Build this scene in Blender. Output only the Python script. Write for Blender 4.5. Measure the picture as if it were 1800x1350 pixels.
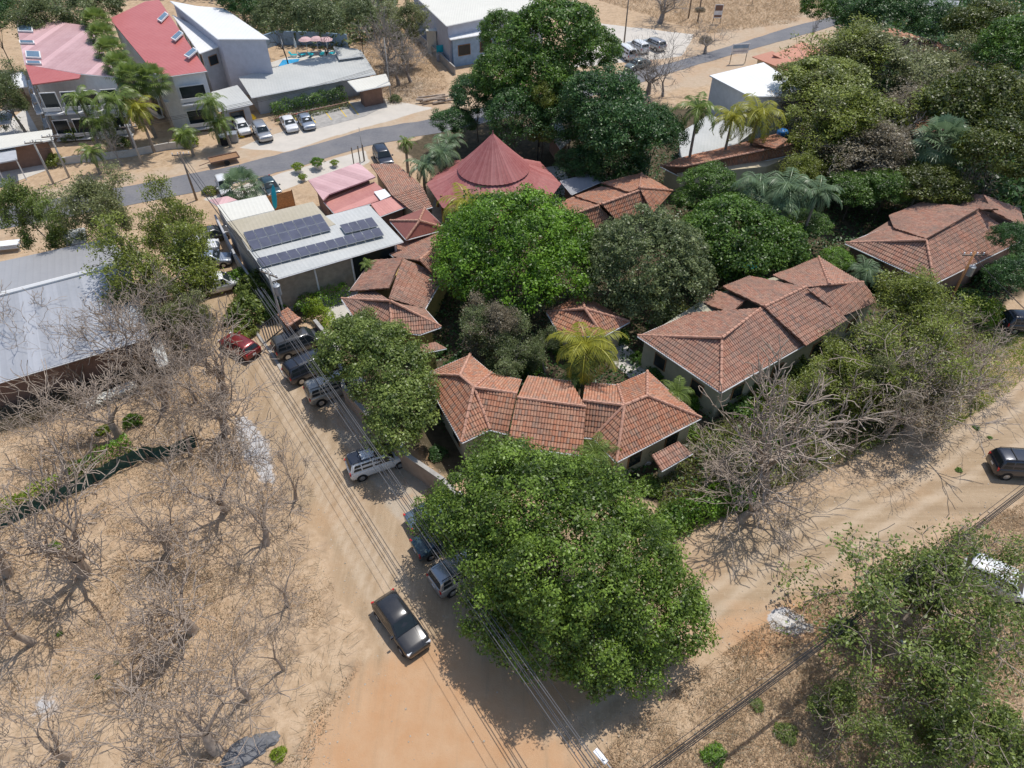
import bpy, bmesh, math, random
import numpy as np
from mathutils import Vector, Matrix
for o in list(bpy.data.objects): bpy.data.objects.remove(o)
S = bpy.context.scene
COL = S.collection
R = math.radians
# ---------------------------------------------------------------- camera
CAM_H, PITCH, F = 42.0, R(43.5), 1245.0
cam = bpy.data.objects.new('camera', bpy.data.cameras.new('camera')); COL.objects.link(cam)
cam.location = (0, 0, CAM_H); cam.rotation_euler = (R(90) - PITCH, 0, 0)
cam.data.sensor_fit = 'HORIZONTAL'; cam.data.angle = 2 * math.atan(900 / F)
cam.data.clip_start = 0.5; cam.data.clip_end = 3000
S.camera = cam
# ---------------------------------------------------------------- light
SUN_EL, SUN_AZ = R(68), R(37)        # azimuth measured from +Y (north) towards +X
w = bpy.data.worlds.new('World'); S.world = w; w.use_nodes = True
nt = w.node_tree; bg = nt.nodes['Background']; bg.inputs[1].default_value = 0.15
sk = nt.nodes.new('ShaderNodeTexSky'); sk.sky_type = 'NISHITA'; sk.sun_disc = False
sk.sun_elevation = SUN_EL; sk.sun_rotation = SUN_AZ
nt.links.new(sk.outputs[0], bg.inputs[0])
sl = bpy.data.lights.new('sun', 'SUN'); sl.energy = 3.6; sl.angle = R(0.53); sl.color = (1.0, 0.955, 0.89)
sun = bpy.data.objects.new('sun', sl); COL.objects.link(sun)
sd = Vector((math.sin(SUN_AZ) * math.cos(SUN_EL), math.cos(SUN_AZ) * math.cos(SUN_EL), math.sin(SUN_EL)))
sun.rotation_euler = sd.to_track_quat('Z', 'Y').to_euler(); sun.location = sd * 200
S.view_settings.view_transform = 'Standard'; S.view_settings.look = 'None'
S.view_settings.exposure = 0.0; S.view_settings.gamma = 1
# ---------------------------------------------------------------- helpers
def P(px, py, z=0.0):
    "photo pixel (1800x1350) -> the world point at height z on that line of sight"
    a, b = (px - 900) / F, -(py - 675) / F
    d = Vector((a, math.cos(PITCH) + b * math.sin(PITCH), -math.sin(PITCH) + b * math.cos(PITCH)))
    t = (z - CAM_H) / d.z
    return Vector((d.x * t, d.y * t, z))
def depth(p):
    return p.y * math.cos(PITCH) + (CAM_H - p.z) * math.sin(PITCH)
def link(o, parent=None):
    COL.objects.link(o)
    if parent is not None: o.parent = parent
    return o
def props(o, label=None, cat=None, group=None, kind=None):
    if label: o['label'] = label
    if cat: o['category'] = cat
    if group: o['group'] = group
    if kind: o['kind'] = kind
    return o
def empty(name, loc, rz, label, cat, group=None):
    o = bpy.data.objects.new(name, None); link(o); o.location = loc; o.rotation_euler = (0, 0, rz)
    return props(o, label, cat, group)
def mesh_np(name, V, Fc, attrs=None, uv=None, smooth=False):
    "V (n,3), Fc (m,k) all faces with k corners"
    V = np.asarray(V, np.float32); Fc = np.asarray(Fc, np.int32)
    me = bpy.data.meshes.new(name); m, k = Fc.shape
    me.vertices.add(len(V)); me.vertices.foreach_set('co', V.ravel())
    me.loops.add(m * k); me.loops.foreach_set('vertex_index', Fc.ravel())
    me.polygons.add(m); me.polygons.foreach_set('loop_start', np.arange(0, m * k, k, dtype=np.int32))
    if smooth: me.polygons.foreach_set('use_smooth', np.ones(m, bool))
    me.update(calc_edges=True)
    if attrs:
        for an, av in attrs.items():
            a = me.attributes.new(an, 'FLOAT', 'POINT'); a.data.foreach_set('value', np.asarray(av, np.float32))
    me.validate(); return me
def obj(name, me, mat, parent=None):
    o = bpy.data.objects.new(name, me); link(o, parent)
    if mat is not None:
        if len(me.materials) == 0: me.materials.append(mat)
        else:
            o.material_slots[0].link = 'OBJECT'; o.material_slots[0].material = mat
    return o
class MB:
    "collects boxes, tubes and polygons, then links them as ONE mesh object"
    def __init__(s): s.v = []; s.f = []; s.uv = {}
    def add(s, vs, fs):
        n = len(s.v); s.v += [tuple(v) for v in vs]; s.f += [tuple(i + n for i in f) for f in fs]
        return s
    def box(s, c, size, rz=0, rx=0, ry=0):
        m = Matrix.Translation(c) @ Matrix.Rotation(rz, 4, 'Z') @ Matrix.Rotation(ry, 4, 'Y') @ Matrix.Rotation(rx, 4, 'X')
        x, y, z = size[0] / 2, size[1] / 2, size[2] / 2
        vs = [m @ Vector((a * x, b * y, c2 * z)) for a in (-1, 1) for b in (-1, 1) for c2 in (-1, 1)]
        return s.add(vs, [(0, 1, 3, 2), (4, 6, 7, 5), (0, 4, 5, 1), (2, 3, 7, 6), (0, 2, 6, 4), (1, 5, 7, 3)])
    def tube(s, a, b, r0, r1=None, n=8, cap=True):
        a, b = Vector(a), Vector(b); r1 = r0 if r1 is None else r1
        d = (b - a).normalized(); q = d.orthogonal().normalized(); r = d.cross(q)
        vs = []
        for p, rr in ((a, r0), (b, r1)):
            for i in range(n):
                t = 2 * math.pi * i / n; vs.append(p + (q * math.cos(t) + r * math.sin(t)) * rr)
        fs = [(i, (i + 1) % n, n + (i + 1) % n, n + i) for i in range(n)]
        if cap: fs += [tuple(range(n - 1, -1, -1)), tuple(range(n, 2 * n))]
        return s.add(vs, fs)
    def path(s, pts, r, n=6):
        for i in range(len(pts) - 1): s.tube(pts[i], pts[i + 1], r, r, n, True)
        return s
    def slab(s, top, th):
        "polygon (list of Vector) with thickness th downwards"
        n = len(top); vs = list(top) + [Vector(p) - Vector((0, 0, th)) for p in top]
        fs = [tuple(range(n)), tuple(range(2 * n - 1, n - 1, -1))] + [(i, i + n, (i + 1) % n + n, (i + 1) % n) for i in range(n)]
        return s.add(vs, fs)
    def lathe(s, c, prof, n=24):
        vs = []; c = Vector(c)
        for r, z in prof:
            for i in range(n):
                t = 2 * math.pi * i / n; vs.append(c + Vector((r * math.cos(t), r * math.sin(t), z)))
        fs = []
        for j in range(len(prof) - 1):
            for i in range(n): fs.append((j * n + i, j * n + (i + 1) % n, (j + 1) * n + (i + 1) % n, (j + 1) * n + i))
        return s.add(vs, fs)
    def build(s, name, mat, parent=None, smooth=False, local=None):
        me = bpy.data.meshes.new(name)
        vs = s.v
        if local is not None:
            inv = local.matrix_basis.inverted(); vs = [inv @ Vector(v) for v in s.v]
        me.from_pydata(vs, [], s.f); me.validate()
        bm = bmesh.new(); bm.from_mesh(me); bmesh.ops.recalc_face_normals(bm, faces=bm.faces); bm.to_mesh(me); bm.free()
        if smooth:
            for p in me.polygons: p.use_smooth = True
        return obj(name, me, mat, parent)
# ---------------------------------------------------------------- materials
MATS = {}
class NT:
    def __init__(s, name):
        s.m = bpy.data.materials.new(name); s.m.use_nodes = True; s.t = s.m.node_tree
        s.b = s.t.nodes['Principled BSDF']; s.out = s.t.nodes['Material Output']
    def n(s, typ, **kw):
        x = s.t.nodes.new('ShaderNode' + typ)
        for k, v in kw.items(): setattr(x, k, v)
        return x
    def l(s, a, b): s.t.links.new(a, b)
    def coord(s, kind='Object', scale=None):
        c = s.n('TexCoord').outputs[kind]
        if scale:
            mp = s.n('Mapping'); mp.inputs['Scale'].default_value = scale; s.l(c, mp.inputs[0]); return mp.outputs[0]
        return c
    def world(s):
        return s.n('NewGeometry').outputs['Position']
    def noise(s, vec, sc, det=4, rough=.55):
        x = s.n('TexNoise'); x.inputs['Scale'].default_value = sc; x.inputs['Detail'].default_value = det
        x.inputs['Roughness'].default_value = rough; s.l(vec, x.inputs['Vector']); return x.outputs['Fac']
    def ramp(s, fac, stops):
        x = s.n('ValToRGB'); e = x.color_ramp.elements
        while len(e) < len(stops): e.new(.5)
        for i, (p, c) in enumerate(stops):
            e[i].position = p; e[i].color = (*c, 1) if len(c) == 3 else c
        s.l(fac, x.inputs[0]); return x.outputs[0]
    def mapr(s, v, a, b, c=0., d=1.):
        x = s.n('MapRange'); x.inputs[1].default_value = a; x.inputs[2].default_value = b
        x.inputs[3].default_value = c; x.inputs[4].default_value = d; s.l(v, x.inputs[0]); return x.outputs[0]
    def mix(s, fac, a, b, mode='MIX'):
        x = s.n('Mix', data_type='RGBA', blend_type=mode)
        for i, v in ((0, fac), (6, a), (7, b)):
            if isinstance(v, (int, float)): x.inputs[i].default_value = v
            elif isinstance(v, tuple): x.inputs[i].default_value = (*v, 1) if len(v) == 3 else v
            else: s.l(v, x.inputs[i])
        return x.outputs[2]
    def math(s, op, a, b=None):
        x = s.n('Math', operation=op)
        for i, v in ((0, a), (1, b)):
            if v is None: continue
            if isinstance(v, (int, float)): x.inputs[i].default_value = v
            else: s.l(v, x.inputs[i])
        return x.outputs[0]
    def bump(s, h, strength=.5, dist=.05):
        x = s.n('Bump'); x.inputs['Strength'].default_value = strength; x.inputs['Distance'].default_value = dist
        s.l(h, x.inputs['Height']); s.l(x.outputs[0], s.b.inputs['Normal'])
    def fin(s, col, rough=.85, metal=0., spec=.3):
        if isinstance(col, tuple): s.b.inputs['Base Color'].default_value = (*col, 1)
        else: s.l(col, s.b.inputs['Base Color'])
        s.b.inputs['Roughness'].default_value = rough; s.b.inputs['Metallic'].default_value = metal
        s.b.inputs['Specular IOR Level'].default_value = spec
        return s.m
def plain(name, c, rough=.7, metal=0, var=.15, sc=1.5, spec=.3, bump=0, bsc=20, coat=0):
    if name in MATS: return MATS[name]
    t = NT(name); wv = t.world(); f = t.noise(wv, sc, 5, .65)
    d = tuple(x * (1 - var) for x in c); e = tuple(min(1, x * (1 + var)) for x in c)
    col = t.ramp(f, [(.32, d), (.68, e)])
    if bump: t.bump(t.noise(wv, bsc, 3), bump, .03)
    m = t.fin(col, rough, metal, spec)
    if coat: t.b.inputs['Coat Weight'].default_value = coat; t.b.inputs['Coat Roughness'].default_value = .08
    MATS[name] = m; return m
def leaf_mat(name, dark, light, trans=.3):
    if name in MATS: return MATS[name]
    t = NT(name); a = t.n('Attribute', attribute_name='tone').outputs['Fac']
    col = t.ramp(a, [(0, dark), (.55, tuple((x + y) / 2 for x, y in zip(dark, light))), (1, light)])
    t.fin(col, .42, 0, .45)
    tr = t.n('BsdfTranslucent'); t.l(t.mix(.5, col, light), tr.inputs[0])
    mx = t.n('MixShader'); mx.inputs[0].default_value = trans
    t.l(t.b.outputs[0], mx.inputs[1]); t.l(tr.outputs[0], mx.inputs[2]); t.l(mx.outputs[0], t.out.inputs[0])
    MATS[name] = t.m; return t.m
def tile_mat(name, a, b, c, grey, gamt):
    "clay barrel tiles: a random tone for every tile (UV in metres), lichen patches"
    t = NT(name); uv = t.n('UVMap').outputs[0]
    sx = t.n('SeparateXYZ'); t.l(uv, sx.inputs[0])
    fu = t.math('FLOOR', t.math('DIVIDE', sx.outputs[0], TILE_U)); fv = t.math('FLOOR', t.math('DIVIDE', sx.outputs[1], TILE_V))
    cb = t.n('CombineXYZ'); t.l(fu, cb.inputs[0]); t.l(fv, cb.inputs[1])
    wn = t.n('TexWhiteNoise', noise_dimensions='3D'); t.l(cb.outputs[0], wn.inputs[0])
    col = t.ramp(wn.outputs['Value'], [(0, a), (.38, b), (.7, c), (.86, grey), (1, a)])
    big = t.noise(t.world(), .35, 4, .6)
    patch = t.mapr(big, .45, .62, 0, gamt)
    col = t.mix(patch, col, tuple(g * .95 for g in grey))
    fine = t.noise(t.world(), 7, 4, .7)
    col = t.mix(t.mapr(fine, .35, .7, 0, .45), col, (.10, .07, .06))
    # dark joint at the lower end of every course
    fr = t.math('FRACT', t.math('DIVIDE', sx.outputs[1], TILE_V))
    col = t.mix(t.mapr(fr, .0, .14, .3, 0), col, (.04, .025, .02))
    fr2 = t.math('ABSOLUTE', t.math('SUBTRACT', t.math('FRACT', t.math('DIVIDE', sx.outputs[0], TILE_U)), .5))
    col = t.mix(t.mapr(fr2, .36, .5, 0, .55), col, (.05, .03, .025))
    lit = t.noise(t.world(), 14, 3, .6); col = t.mix(t.math('MULTIPLY', t.mapr(lit, .62, .68), t.mapr(t.noise(t.world(), .9, 3), .5, .62)), col, (.42, .33, .12))
    moss = t.noise(t.world(), 1.4, 5, .75); col = t.mix(t.mapr(moss, .56, .72, 0, .55), col, (.17, .15, .115))
    MATS[name] = t.fin(col, .9, 0, .2); return t.m
def corr_mat(name, c1, c2, period=.25, rough=.5, metal=.0, stripes=0, sc=(.15, .15, .15)):
    "corrugated sheet: UV u across the ribs"
    t = NT(name); uv = t.n('UVMap').outputs[0]; sx = t.n('SeparateXYZ'); t.l(uv, sx.inputs[0])
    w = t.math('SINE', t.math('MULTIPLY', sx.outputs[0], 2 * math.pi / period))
    f = t.noise(t.world(), .25, 5, .7); f2 = t.noise(t.world(), 3, 4, .7)
    col = t.ramp(t.mix(.4, f, f2), [(.35, c1), (.65, c2)])
    if stripes:
        fl = t.math('FLOOR', t.math('DIVIDE', sx.outputs[0], 1.0)); wn = t.n('TexWhiteNoise', noise_dimensions='1D'); t.l(fl, wn.inputs['W'])
        col = t.mix(t.mapr(wn.outputs['Value'], .4, 1, 0, stripes), col, tuple(min(1, x * 1.5 + .05) for x in c2))
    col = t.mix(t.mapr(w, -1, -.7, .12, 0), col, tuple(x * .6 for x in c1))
    t.bump(w, .22, .02)
    MATS[name] = t.fin(col, rough, metal, .35); return t.m
TILE_U, TILE_V = .22, .42
tile_mat('clay_tile', (.55, .23, .13), (.62, .30, .185), (.62, .34, .22), (.42, .27, .20), .35)
tile_mat('old_clay_tile', (.50, .245, .165), (.56, .31, .22), (.57, .34, .245), (.38, .26, .205), .5)
plain('ridge_clay', (.52, .29, .205), .9, 0, .35, 5)
corr_mat('pink_metal', (.44, .25, .25), (.56, .36, .355), .5, .5, 0, .6)
corr_mat('red_metal', (.42, .11, .10), (.50, .16, .145), .5, .45)
corr_mat('rust_metal', (.42, .17, .15), (.55, .26, .22), .3, .55, 0, .5)
corr_mat('orange_metal', (.52, .22, .14), (.58, .28, .19), .3, .55)
corr_mat('brown_metal', (.22, .08, .065), (.32, .12, .09), .3, .5)
corr_mat('cone_metal', (.31, .085, .08), (.43, .18, .165), .5, .6, 0, .3)
corr_mat('grey_metal', (.31, .31, .32), (.35, .35, .36), .6, .45)
corr_mat('pale_metal', (.44, .45, .43), (.55, .55, .52), .4, .5)
corr_mat('white_metal', (.72, .72, .71), (.80, .80, .78), .6, .45)
corr_mat('cream_metal', (.62, .60, .53), (.70, .68, .60), .4, .6)
corr_mat('tan_roof', (.40, .355, .26), (.48, .43, .33), .4, .7)
corr_mat('blue_grey_metal', (.31, .32, .34), (.36, .37, .395), .6, .4, 0, .3)
plain('cream_wall', (.56, .48, .33), .9, 0, .12, .8)
plain('yellow_wall', (.55, .40, .14), .9)
plain('green_wall', (.42, .40, .30), .9, 0, .12)
plain('white_wall', (.70, .70, .69), .85, 0, .08)
plain('grey_wall', (.42, .43, .45), .85, 0, .1)
plain('lavender_wall', (.48, .49, .55), .85, 0, .08)
plain('blue_wall', (.30, .42, .55), .8)
plain('brown_wall', (.25, .15, .11), .85)
plain('concrete', (.38, .36, .33), .9, 0, .2, 1.5)
plain('pale_concrete', (.56, .53, .48), .9, 0, .12, 1.0)
plain('dark_glass', (.02, .028, .032), .12, 0, .2, 1, .35)
plain('sky_glass', (.10, .16, .22), .08, 0, .2, 1, .7)
plain('black_plastic', (.02, .02, .022), .6)
plain('tyre_rubber', (.018, .018, .018), .8)
plain('rim_metal', (.45, .46, .48), .3, .8)
plain('chrome', (.6, .6, .62), .2, .9)
plain('lamp_red', (.5, .03, .03), .25)
plain('lamp_clear', (.75, .77, .8), .15)
plain('wood', (.30, .17, .09), .8, 0, .25, 6)
plain('orange_wood', (.50, .24, .10), .8, 0, .25, 6)
plain('pole_wood', (.22, .18, .145), .9, 0, .2, 3)
plain('pole_concrete', (.40, .38, .35), .9, 0, .15, 2)
plain('wire_black', (.035, .035, .038), .6)
plain('wire_grey', (.12, .12, .125), .5)
plain('steel_grey', (.35, .37, .39), .45, .4)
plain('green_net', (.03, .085, .07), .8, 0, .35, 2)
plain('tan_net', (.30, .26, .20), .9, 0, .2, 2)
plain('white_plastic', (.78, .78, .78), .5)
plain('turquoise', (.02, .45, .55), .4)
plain('pool_water', (.03, .33, .62), .08, 0, .15, 1, .6)
plain('white_stone', (.62, .59, .55), .9, 0, .2, 6, .2, .6, 9)
plain('grey_stone', (.17, .17, .175), .9, 0, .25, 4, .2, .6, 6)
plain('bark_pale', (.39, .315, .25), .95, 0, .3, 3)
plain('bark_grey', (.30, .265, .235), .95, 0, .3, 3)
plain('bark_dark', (.12, .095, .075), .95, 0, .3, 3)
plain('palm_bark', (.30, .25, .20), .95, 0, .25, 5)
leaf_mat('leaf_bright', (0.036, 0.088, 0.006), (0.220, 0.401, 0.032))
leaf_mat('leaf_moss', (.035, .055, .008), (.15, .18, .025))
leaf_mat('leaf_ficus', (0.038, 0.070, 0.009), (0.247, 0.371, 0.053))
leaf_mat('leaf_street', (0.050, 0.084, 0.013), (0.287, 0.362, 0.082))
leaf_mat('leaf_dull', (0.063, 0.092, 0.030), (0.253, 0.301, 0.120))
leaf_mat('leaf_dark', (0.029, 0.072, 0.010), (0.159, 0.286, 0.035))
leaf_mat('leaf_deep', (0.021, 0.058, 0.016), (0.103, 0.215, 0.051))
leaf_mat('leaf_olive', (0.086, 0.109, 0.016), (0.323, 0.378, 0.063))
leaf_mat('leaf_pale', (.12, .14, .05), (0.336, 0.357, 0.147))
leaf_mat('leaf_dry', (0.149, 0.127, 0.081), (0.368, 0.310, 0.207))
leaf_mat('leaf_lime', (.13, .20, .012), (0.357, 0.462, 0.037))
leaf_mat('leaf_palm', (.04, .075, .012), (0.244, 0.329, 0.073))
leaf_mat('leaf_gold_palm', (.11, .14, .015), (.44, .42, .05))
leaf_mat('leaf_blue_palm', (.05, .09, .04), (0.232, 0.329, 0.171))
leaf_mat('leaf_flower', (.5, .35, .02), (.7, .5, .03))
leaf_mat('straw', (.34, .24, .14), (.66, .51, .33), .2)


# ---------------------------------------------------------------- ground, roads
def W(pts): return [P(x, y, 0) for x, y in pts]
def sdist(poly, X, Y):
    "signed distance (positive inside) to a polygon"
    n = len(poly); d = np.full(X.shape, 1e9); ins = np.zeros(X.shape, bool)
    for i in range(n):
        x0, y0 = poly[i][0], poly[i][1]; x1, y1 = poly[(i + 1) % n][0], poly[(i + 1) % n][1]
        ex, ey = x1 - x0, y1 - y0; t = np.clip(((X - x0) * ex + (Y - y0) * ey) / (ex * ex + ey * ey + 1e-9), 0, 1)
        d = np.minimum(d, np.hypot(X - x0 - t * ex, Y - y0 - t * ey))
        c = ((y0 > Y) != (y1 > Y)) & (X < (x1 - x0) * (Y - y0) / (y1 - y0 + 1e-12) + x0); ins ^= c
    return np.where(ins, d, -d)
def sst(x, a, b):
    t = np.clip((x - a) / (b - a), 0, 1); return t * t * (3 - 2 * t)
rg = np.random.default_rng(3)
_nt = rg.random((64, 64))
def vnoise(X, Y, s, ox=0, oy=0):
    x = X / s + ox; y = Y / s + oy; xi = np.floor(x).astype(int); yi = np.floor(y).astype(int)
    fx = x - xi; fy = y - yi; fx = fx * fx * (3 - 2 * fx); fy = fy * fy * (3 - 2 * fy)
    g = lambda a, b: _nt[a % 64, b % 64]
    return (g(xi, yi) * (1 - fx) * (1 - fy) + g(xi + 1, yi) * fx * (1 - fy) + g(xi, yi + 1) * (1 - fx) * fy + g(xi + 1, yi + 1) * fx * fy) - .5
ROAD = W([(300, 385), (385, 395), (440, 520), (470, 590), (600, 640), (800, 870), (1100, 930), (1200, 985), (1300, 905), (1420, 880),
          (1600, 800), (1700, 700), (1840, 545), (1860, 850), (1640, 945), (1480, 1015), (1330, 1095), (1180, 1200), (1080, 1290), (1000, 1400),
          (540, 1400), (590, 1250), (645, 1150), (600, 1050), (560, 960), (500, 870), (430, 740), (395, 640), (340, 540)])
PARK = W([(470, 585), (560, 585), (640, 700), (790, 870), (900, 1000), (820, 1060), (720, 960), (600, 780)])
ORNG = [W([(560, 1340), (640, 1170), (780, 1120), (900, 1200), (1010, 1330), (900, 1400), (560, 1400)]), W([(840, 1180), (1000, 1180), (1080, 1230), (960, 1290), (880, 1250)]),
        W([(735, 800), (785, 850), (800, 900), (760, 860)]), W([(1250, 1120), (1400, 1050), (1440, 1110), (1330, 1170)]), W([(1180, 1120), (1330, 1040), (1360, 1060), (1220, 1160)])]
GRAV = [W([(405, 730), (440, 730), (475, 800), (490, 855), (460, 850), (430, 790)]), W([(30, 1220), (110, 1200), (130, 1270), (60, 1290)]), W([(1350, 1080), (1372, 1072), (1415, 1105), (1405, 1122), (1375, 1112)])]
SANDN = W([(560, 170), (700, 120), (900, 200), (1250, 60), (1500, 0), (1500, 60), (1250, 150), (900, 240), (500, 330), (340, 350), (250, 340), (0, 420), (0, 350), (300, 290)])
PALE = [W([(350, 350), (500, 303), (645, 262), (655, 286), (545, 318), (470, 345), (385, 365)]), W([(420, 260), (650, 170), (760, 190), (640, 225), (500, 268)]),
        W([(1000, 120), (1200, 100), (1220, 60), (1050, 40)])]
GARD = W([(560, 560), (640, 690), (770, 840), (1100, 870), (1200, 930), (1330, 860), (1480, 740), (1700, 560), (1830, 500), (1900, 200), (1500, 110), (1250, 190),
          (1000, 170), (800, 200), (700, 260), (800, 330), (640, 430), (640, 500), (500, 530), (470, 570)])
def grid(x0, x1, y0, y1, st):
    xs = np.arange(x0, x1 + 1e-6, st); ys = np.arange(y0, y1 + 1e-6, st)
    X, Y = np.meshgrid(xs, ys); nx, ny = len(xs), len(ys)
    i = np.arange(nx * ny).reshape(ny, nx)
    Fq = np.stack([i[:-1, :-1], i[:-1, 1:], i[1:, 1:], i[1:, :-1]], -1).reshape(-1, 4)
    return X.ravel(), Y.ravel(), Fq
X, Y, FQ = grid(-120, 120, 4, 184, .5)
nz = vnoise(X, Y, 3.1) * 1.6 + vnoise(X, Y, 1.2, 9, 4) * .8
sdR = sdist(ROAD, X, Y)
m_road = sst(sdR + nz * .9, -.5, .9)
m_park = sst(sdist(PARK, X, Y) + nz * .3, -.2, .8)
m_or = np.max([sst(sdist(o, X, Y) + nz * 1.6, -2.0, 2.2) for o in ORNG], 0)
m_gr = np.max([sst(sdist(o, X, Y) + nz * .9, -.5, .6) for o in GRAV], 0)
m_gr = m_gr * np.where(Y < 22, .55, 1)
RUT = np.zeros_like(X)
for pl in ([(440, 600), (560, 860), (650, 1050), (760, 1350)], [(470, 600), (610, 850), (720, 1040), (850, 1350)], [(455, 600), (585, 855), (685, 1045), (800, 1350)], [(1830, 690), (1600, 860), (1350, 1000), (1150, 1170), (900, 1340)], [(1830, 760), (1600, 900), (1380, 1040), (1180, 1200), (980, 1340)], [(1830, 650), (1600, 830), (1400, 930), (1230, 1050)]):
    q = W(pl)
    for i in range(len(q) - 1):
        a_, b_ = q[i], q[i + 1]; ex, ey = b_.x - a_.x, b_.y - a_.y; t_ = np.clip(((X - a_.x) * ex + (Y - a_.y) * ey) / (ex * ex + ey * ey), 0, 1)
        RUT = np.maximum(RUT, np.exp(-(np.hypot(X - a_.x - t_ * ex, Y - a_.y - t_ * ey) / .42) ** 2))
RUT = RUT * m_road
m_pa = np.max([sst(sdist(o, X, Y) + nz * .3, -.4, .6) for o in PALE], 0)
m_sn = sst(sdist(SANDN, X, Y) + nz * 1.5, -1, 2)
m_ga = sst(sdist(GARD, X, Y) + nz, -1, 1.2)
edge = np.minimum(np.minimum(X + 120, 120 - X), np.minimum(Y - 4, 184 - Y))
amp = (1 - np.clip(m_road + m_park + m_pa + m_sn, 0, 1)) * sst(edge, 0, 6)
amp = amp * (1 - m_ga) * (1 - sst(Y, 48, 60))
Z = amp * (vnoise(X, Y, 1.4, 3, 7) * .22 + vnoise(X, Y, 5, 1, 2) * .25 + .02) + m_road * (vnoise(X, Y, 2.3, 5) * .03)
Z = Z + (1 - sst(edge, 0, 1)) * 0
def hgt(x, y): return 0.0
_a, _b = P(1150, 1170), P(1700, 760); RDIR = math.atan2(_b.y - _a.y, _b.x - _a.x); EAST = sst(X, 4, 8)
t = NT('earth'); wv = t.world()
A = {k: t.n('Attribute', attribute_name=k).outputs['Fac'] for k in ('road', 'park', 'orange', 'gravel', 'pale', 'sand', 'garden', 'rut', 'east')}
n1 = t.noise(wv, .22, 6, .62); n2 = t.noise(wv, 1.6, 6, .7); n3 = t.noise(wv, 9, 5, .75); n4 = t.noise(wv, .6, 5, .6)
dry = t.ramp(n2, [(.25, (.33, .22, .13)), (.45, (.46, .33, .21)), (.6, (.55, .41, .275)), (.78, (.42, .295, .185))])
dry = t.mix(t.mapr(n1, .42, .62, 0, .65), dry, (.47, .335, .215)); dry = t.mix(t.mapr(n4, .55, .75, 0, .5), dry, (.27, .19, .12))
n6 = t.noise(wv, .45, 7, .72); dry = t.mix(t.mapr(n6, .52, .66, 0, .6), dry, (.27, .19, .125)); dry = t.mix(t.mapr(n3, .52, .74, 0, .32), dry, (.23, .16, .10)); dry = t.mix(t.mapr(n3, .28, .42, .5, 0), dry, (.62, .48, .33))
# compacted dirt road: long wheel streaks, sandy tone
mp = t.n('Mapping'); mp.inputs['Rotation'].default_value = (0, 0, R(-34)); mp.inputs['Scale'].default_value = (1, .07, 1); t.l(wv, mp.inputs[0])
st = t.noise(mp.outputs[0], 1.1, 6, .7); st2 = t.noise(wv, .12, 4, .6)
mp2 = t.n('Mapping'); mp2.inputs['Rotation'].default_value = (0, 0, -RDIR); mp2.inputs['Scale'].default_value = (.07, 1, 1); t.l(wv, mp2.inputs[0])
stb = t.noise(mp2.outputs[0], 1.1, 6, .7); st = t.n('Mix', data_type='FLOAT'); t.l(A['east'], st.inputs[0]); 
t.l(t.noise(mp.outputs[0], 1.1, 6, .7), st.inputs[2]); t.l(stb, st.inputs[3]); st = st.outputs[0]
rd = t.ramp(st, [(.3, (.30, .215, .135)), (.5, (.38, .28, .18)), (.7, (.46, .35, .235))])
rd = t.mix(t.mapr(st2, .5, .68, 0, .5), rd, (.47, .30, .17)); rd = t.mix(t.mapr(n3, .55, .75, 0, .22), rd, (.25, .18, .12)); rd = t.mix(t.mapr(n2, .3, .5, .25, 0), rd, (.54, .42, .29))
n5 = t.noise(wv, 3.2, 6, .75); rd = t.mix(t.mapr(t.math('MULTIPLY', A['rut'], t.math('ADD', st, .15)), .2, .6, 0, .55), rd, (.55, .44, .32)); rd = t.mix(t.mapr(n5, .56, .7, 0, .45), rd, (.33, .23, .14)); rd = t.mix(t.mapr(n5, .3, .42, .4, 0), rd, (.56, .45, .33)); orc = t.ramp(n4, [(.3, (.49, .275, .14)), (.7, (.53, .34, .20))])
sand = t.ramp(n2, [(.3, (.42, .32, .22)), (.7, (.52, .41, .30))]); sand = t.mix(t.mapr(n1, .45, .6, 0, .5), sand, (.46, .30, .18))
park = t.ramp(n2, [(.3, (.40, .335, .25)), (.7, (.47, .39, .30))]); park = t.mix(t.mapr(n4, .5, .62, 0, .6), park, (.48, .31, .185))
pale = t.ramp(n4, [(.3, (.52, .48, .42)), (.7, (.60, .55, .48))])
grav = t.ramp(n3, [(.35, (.36, .35, .345)), (.6, (.56, .545, .53))])
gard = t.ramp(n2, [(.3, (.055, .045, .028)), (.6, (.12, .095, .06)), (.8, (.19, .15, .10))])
def soft(a, lo=.35, hi=.65, k=.5):
    return t.mapr(t.math('ADD', a, t.math('MULTIPLY', t.math('SUBTRACT', n2, .5), k)), lo, hi)
col = t.mix(soft(A['sand'], .2, .8), dry, sand)
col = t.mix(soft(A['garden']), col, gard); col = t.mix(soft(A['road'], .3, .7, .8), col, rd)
col = t.mix(soft(A['park'], .3, .7, .3), col, park); col = t.mix(t.mapr(t.math('ADD', A['orange'], t.math('MULTIPLY', t.math('SUBTRACT', st, .5), 1.6)), .2, .9, 0, .9), col, orc)
col = t.mix(soft(A['pale'], .4, .6, .2), col, pale); col = t.mix(soft(A['gravel'], .35, .6, 1.2), col, grav)
t.bump(t.math('ADD', n3, n2), .35, .08)
EARTH = t.fin(col, .95, 0, .15)
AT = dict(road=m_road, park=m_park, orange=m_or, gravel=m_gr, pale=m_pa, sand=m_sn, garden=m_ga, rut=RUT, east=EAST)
VV = np.stack([X, Y, Z], -1)
def sub(name, sel):
    f = FQ[sel]; u, inv = np.unique(f, return_inverse=True)
    me = mesh_np(name, VV[u], inv.reshape(f.shape), {k: v[u] for k, v in AT.items()}, smooth=True)
    o = obj(name, me, EARTH); props(o, kind='structure'); return o
fm = m_road[FQ].mean(1) > .5; fp = (m_park[FQ].mean(1) > .5) & ~fm; fpa = (m_pa[FQ].mean(1) > .5) & ~fm & ~fp
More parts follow.
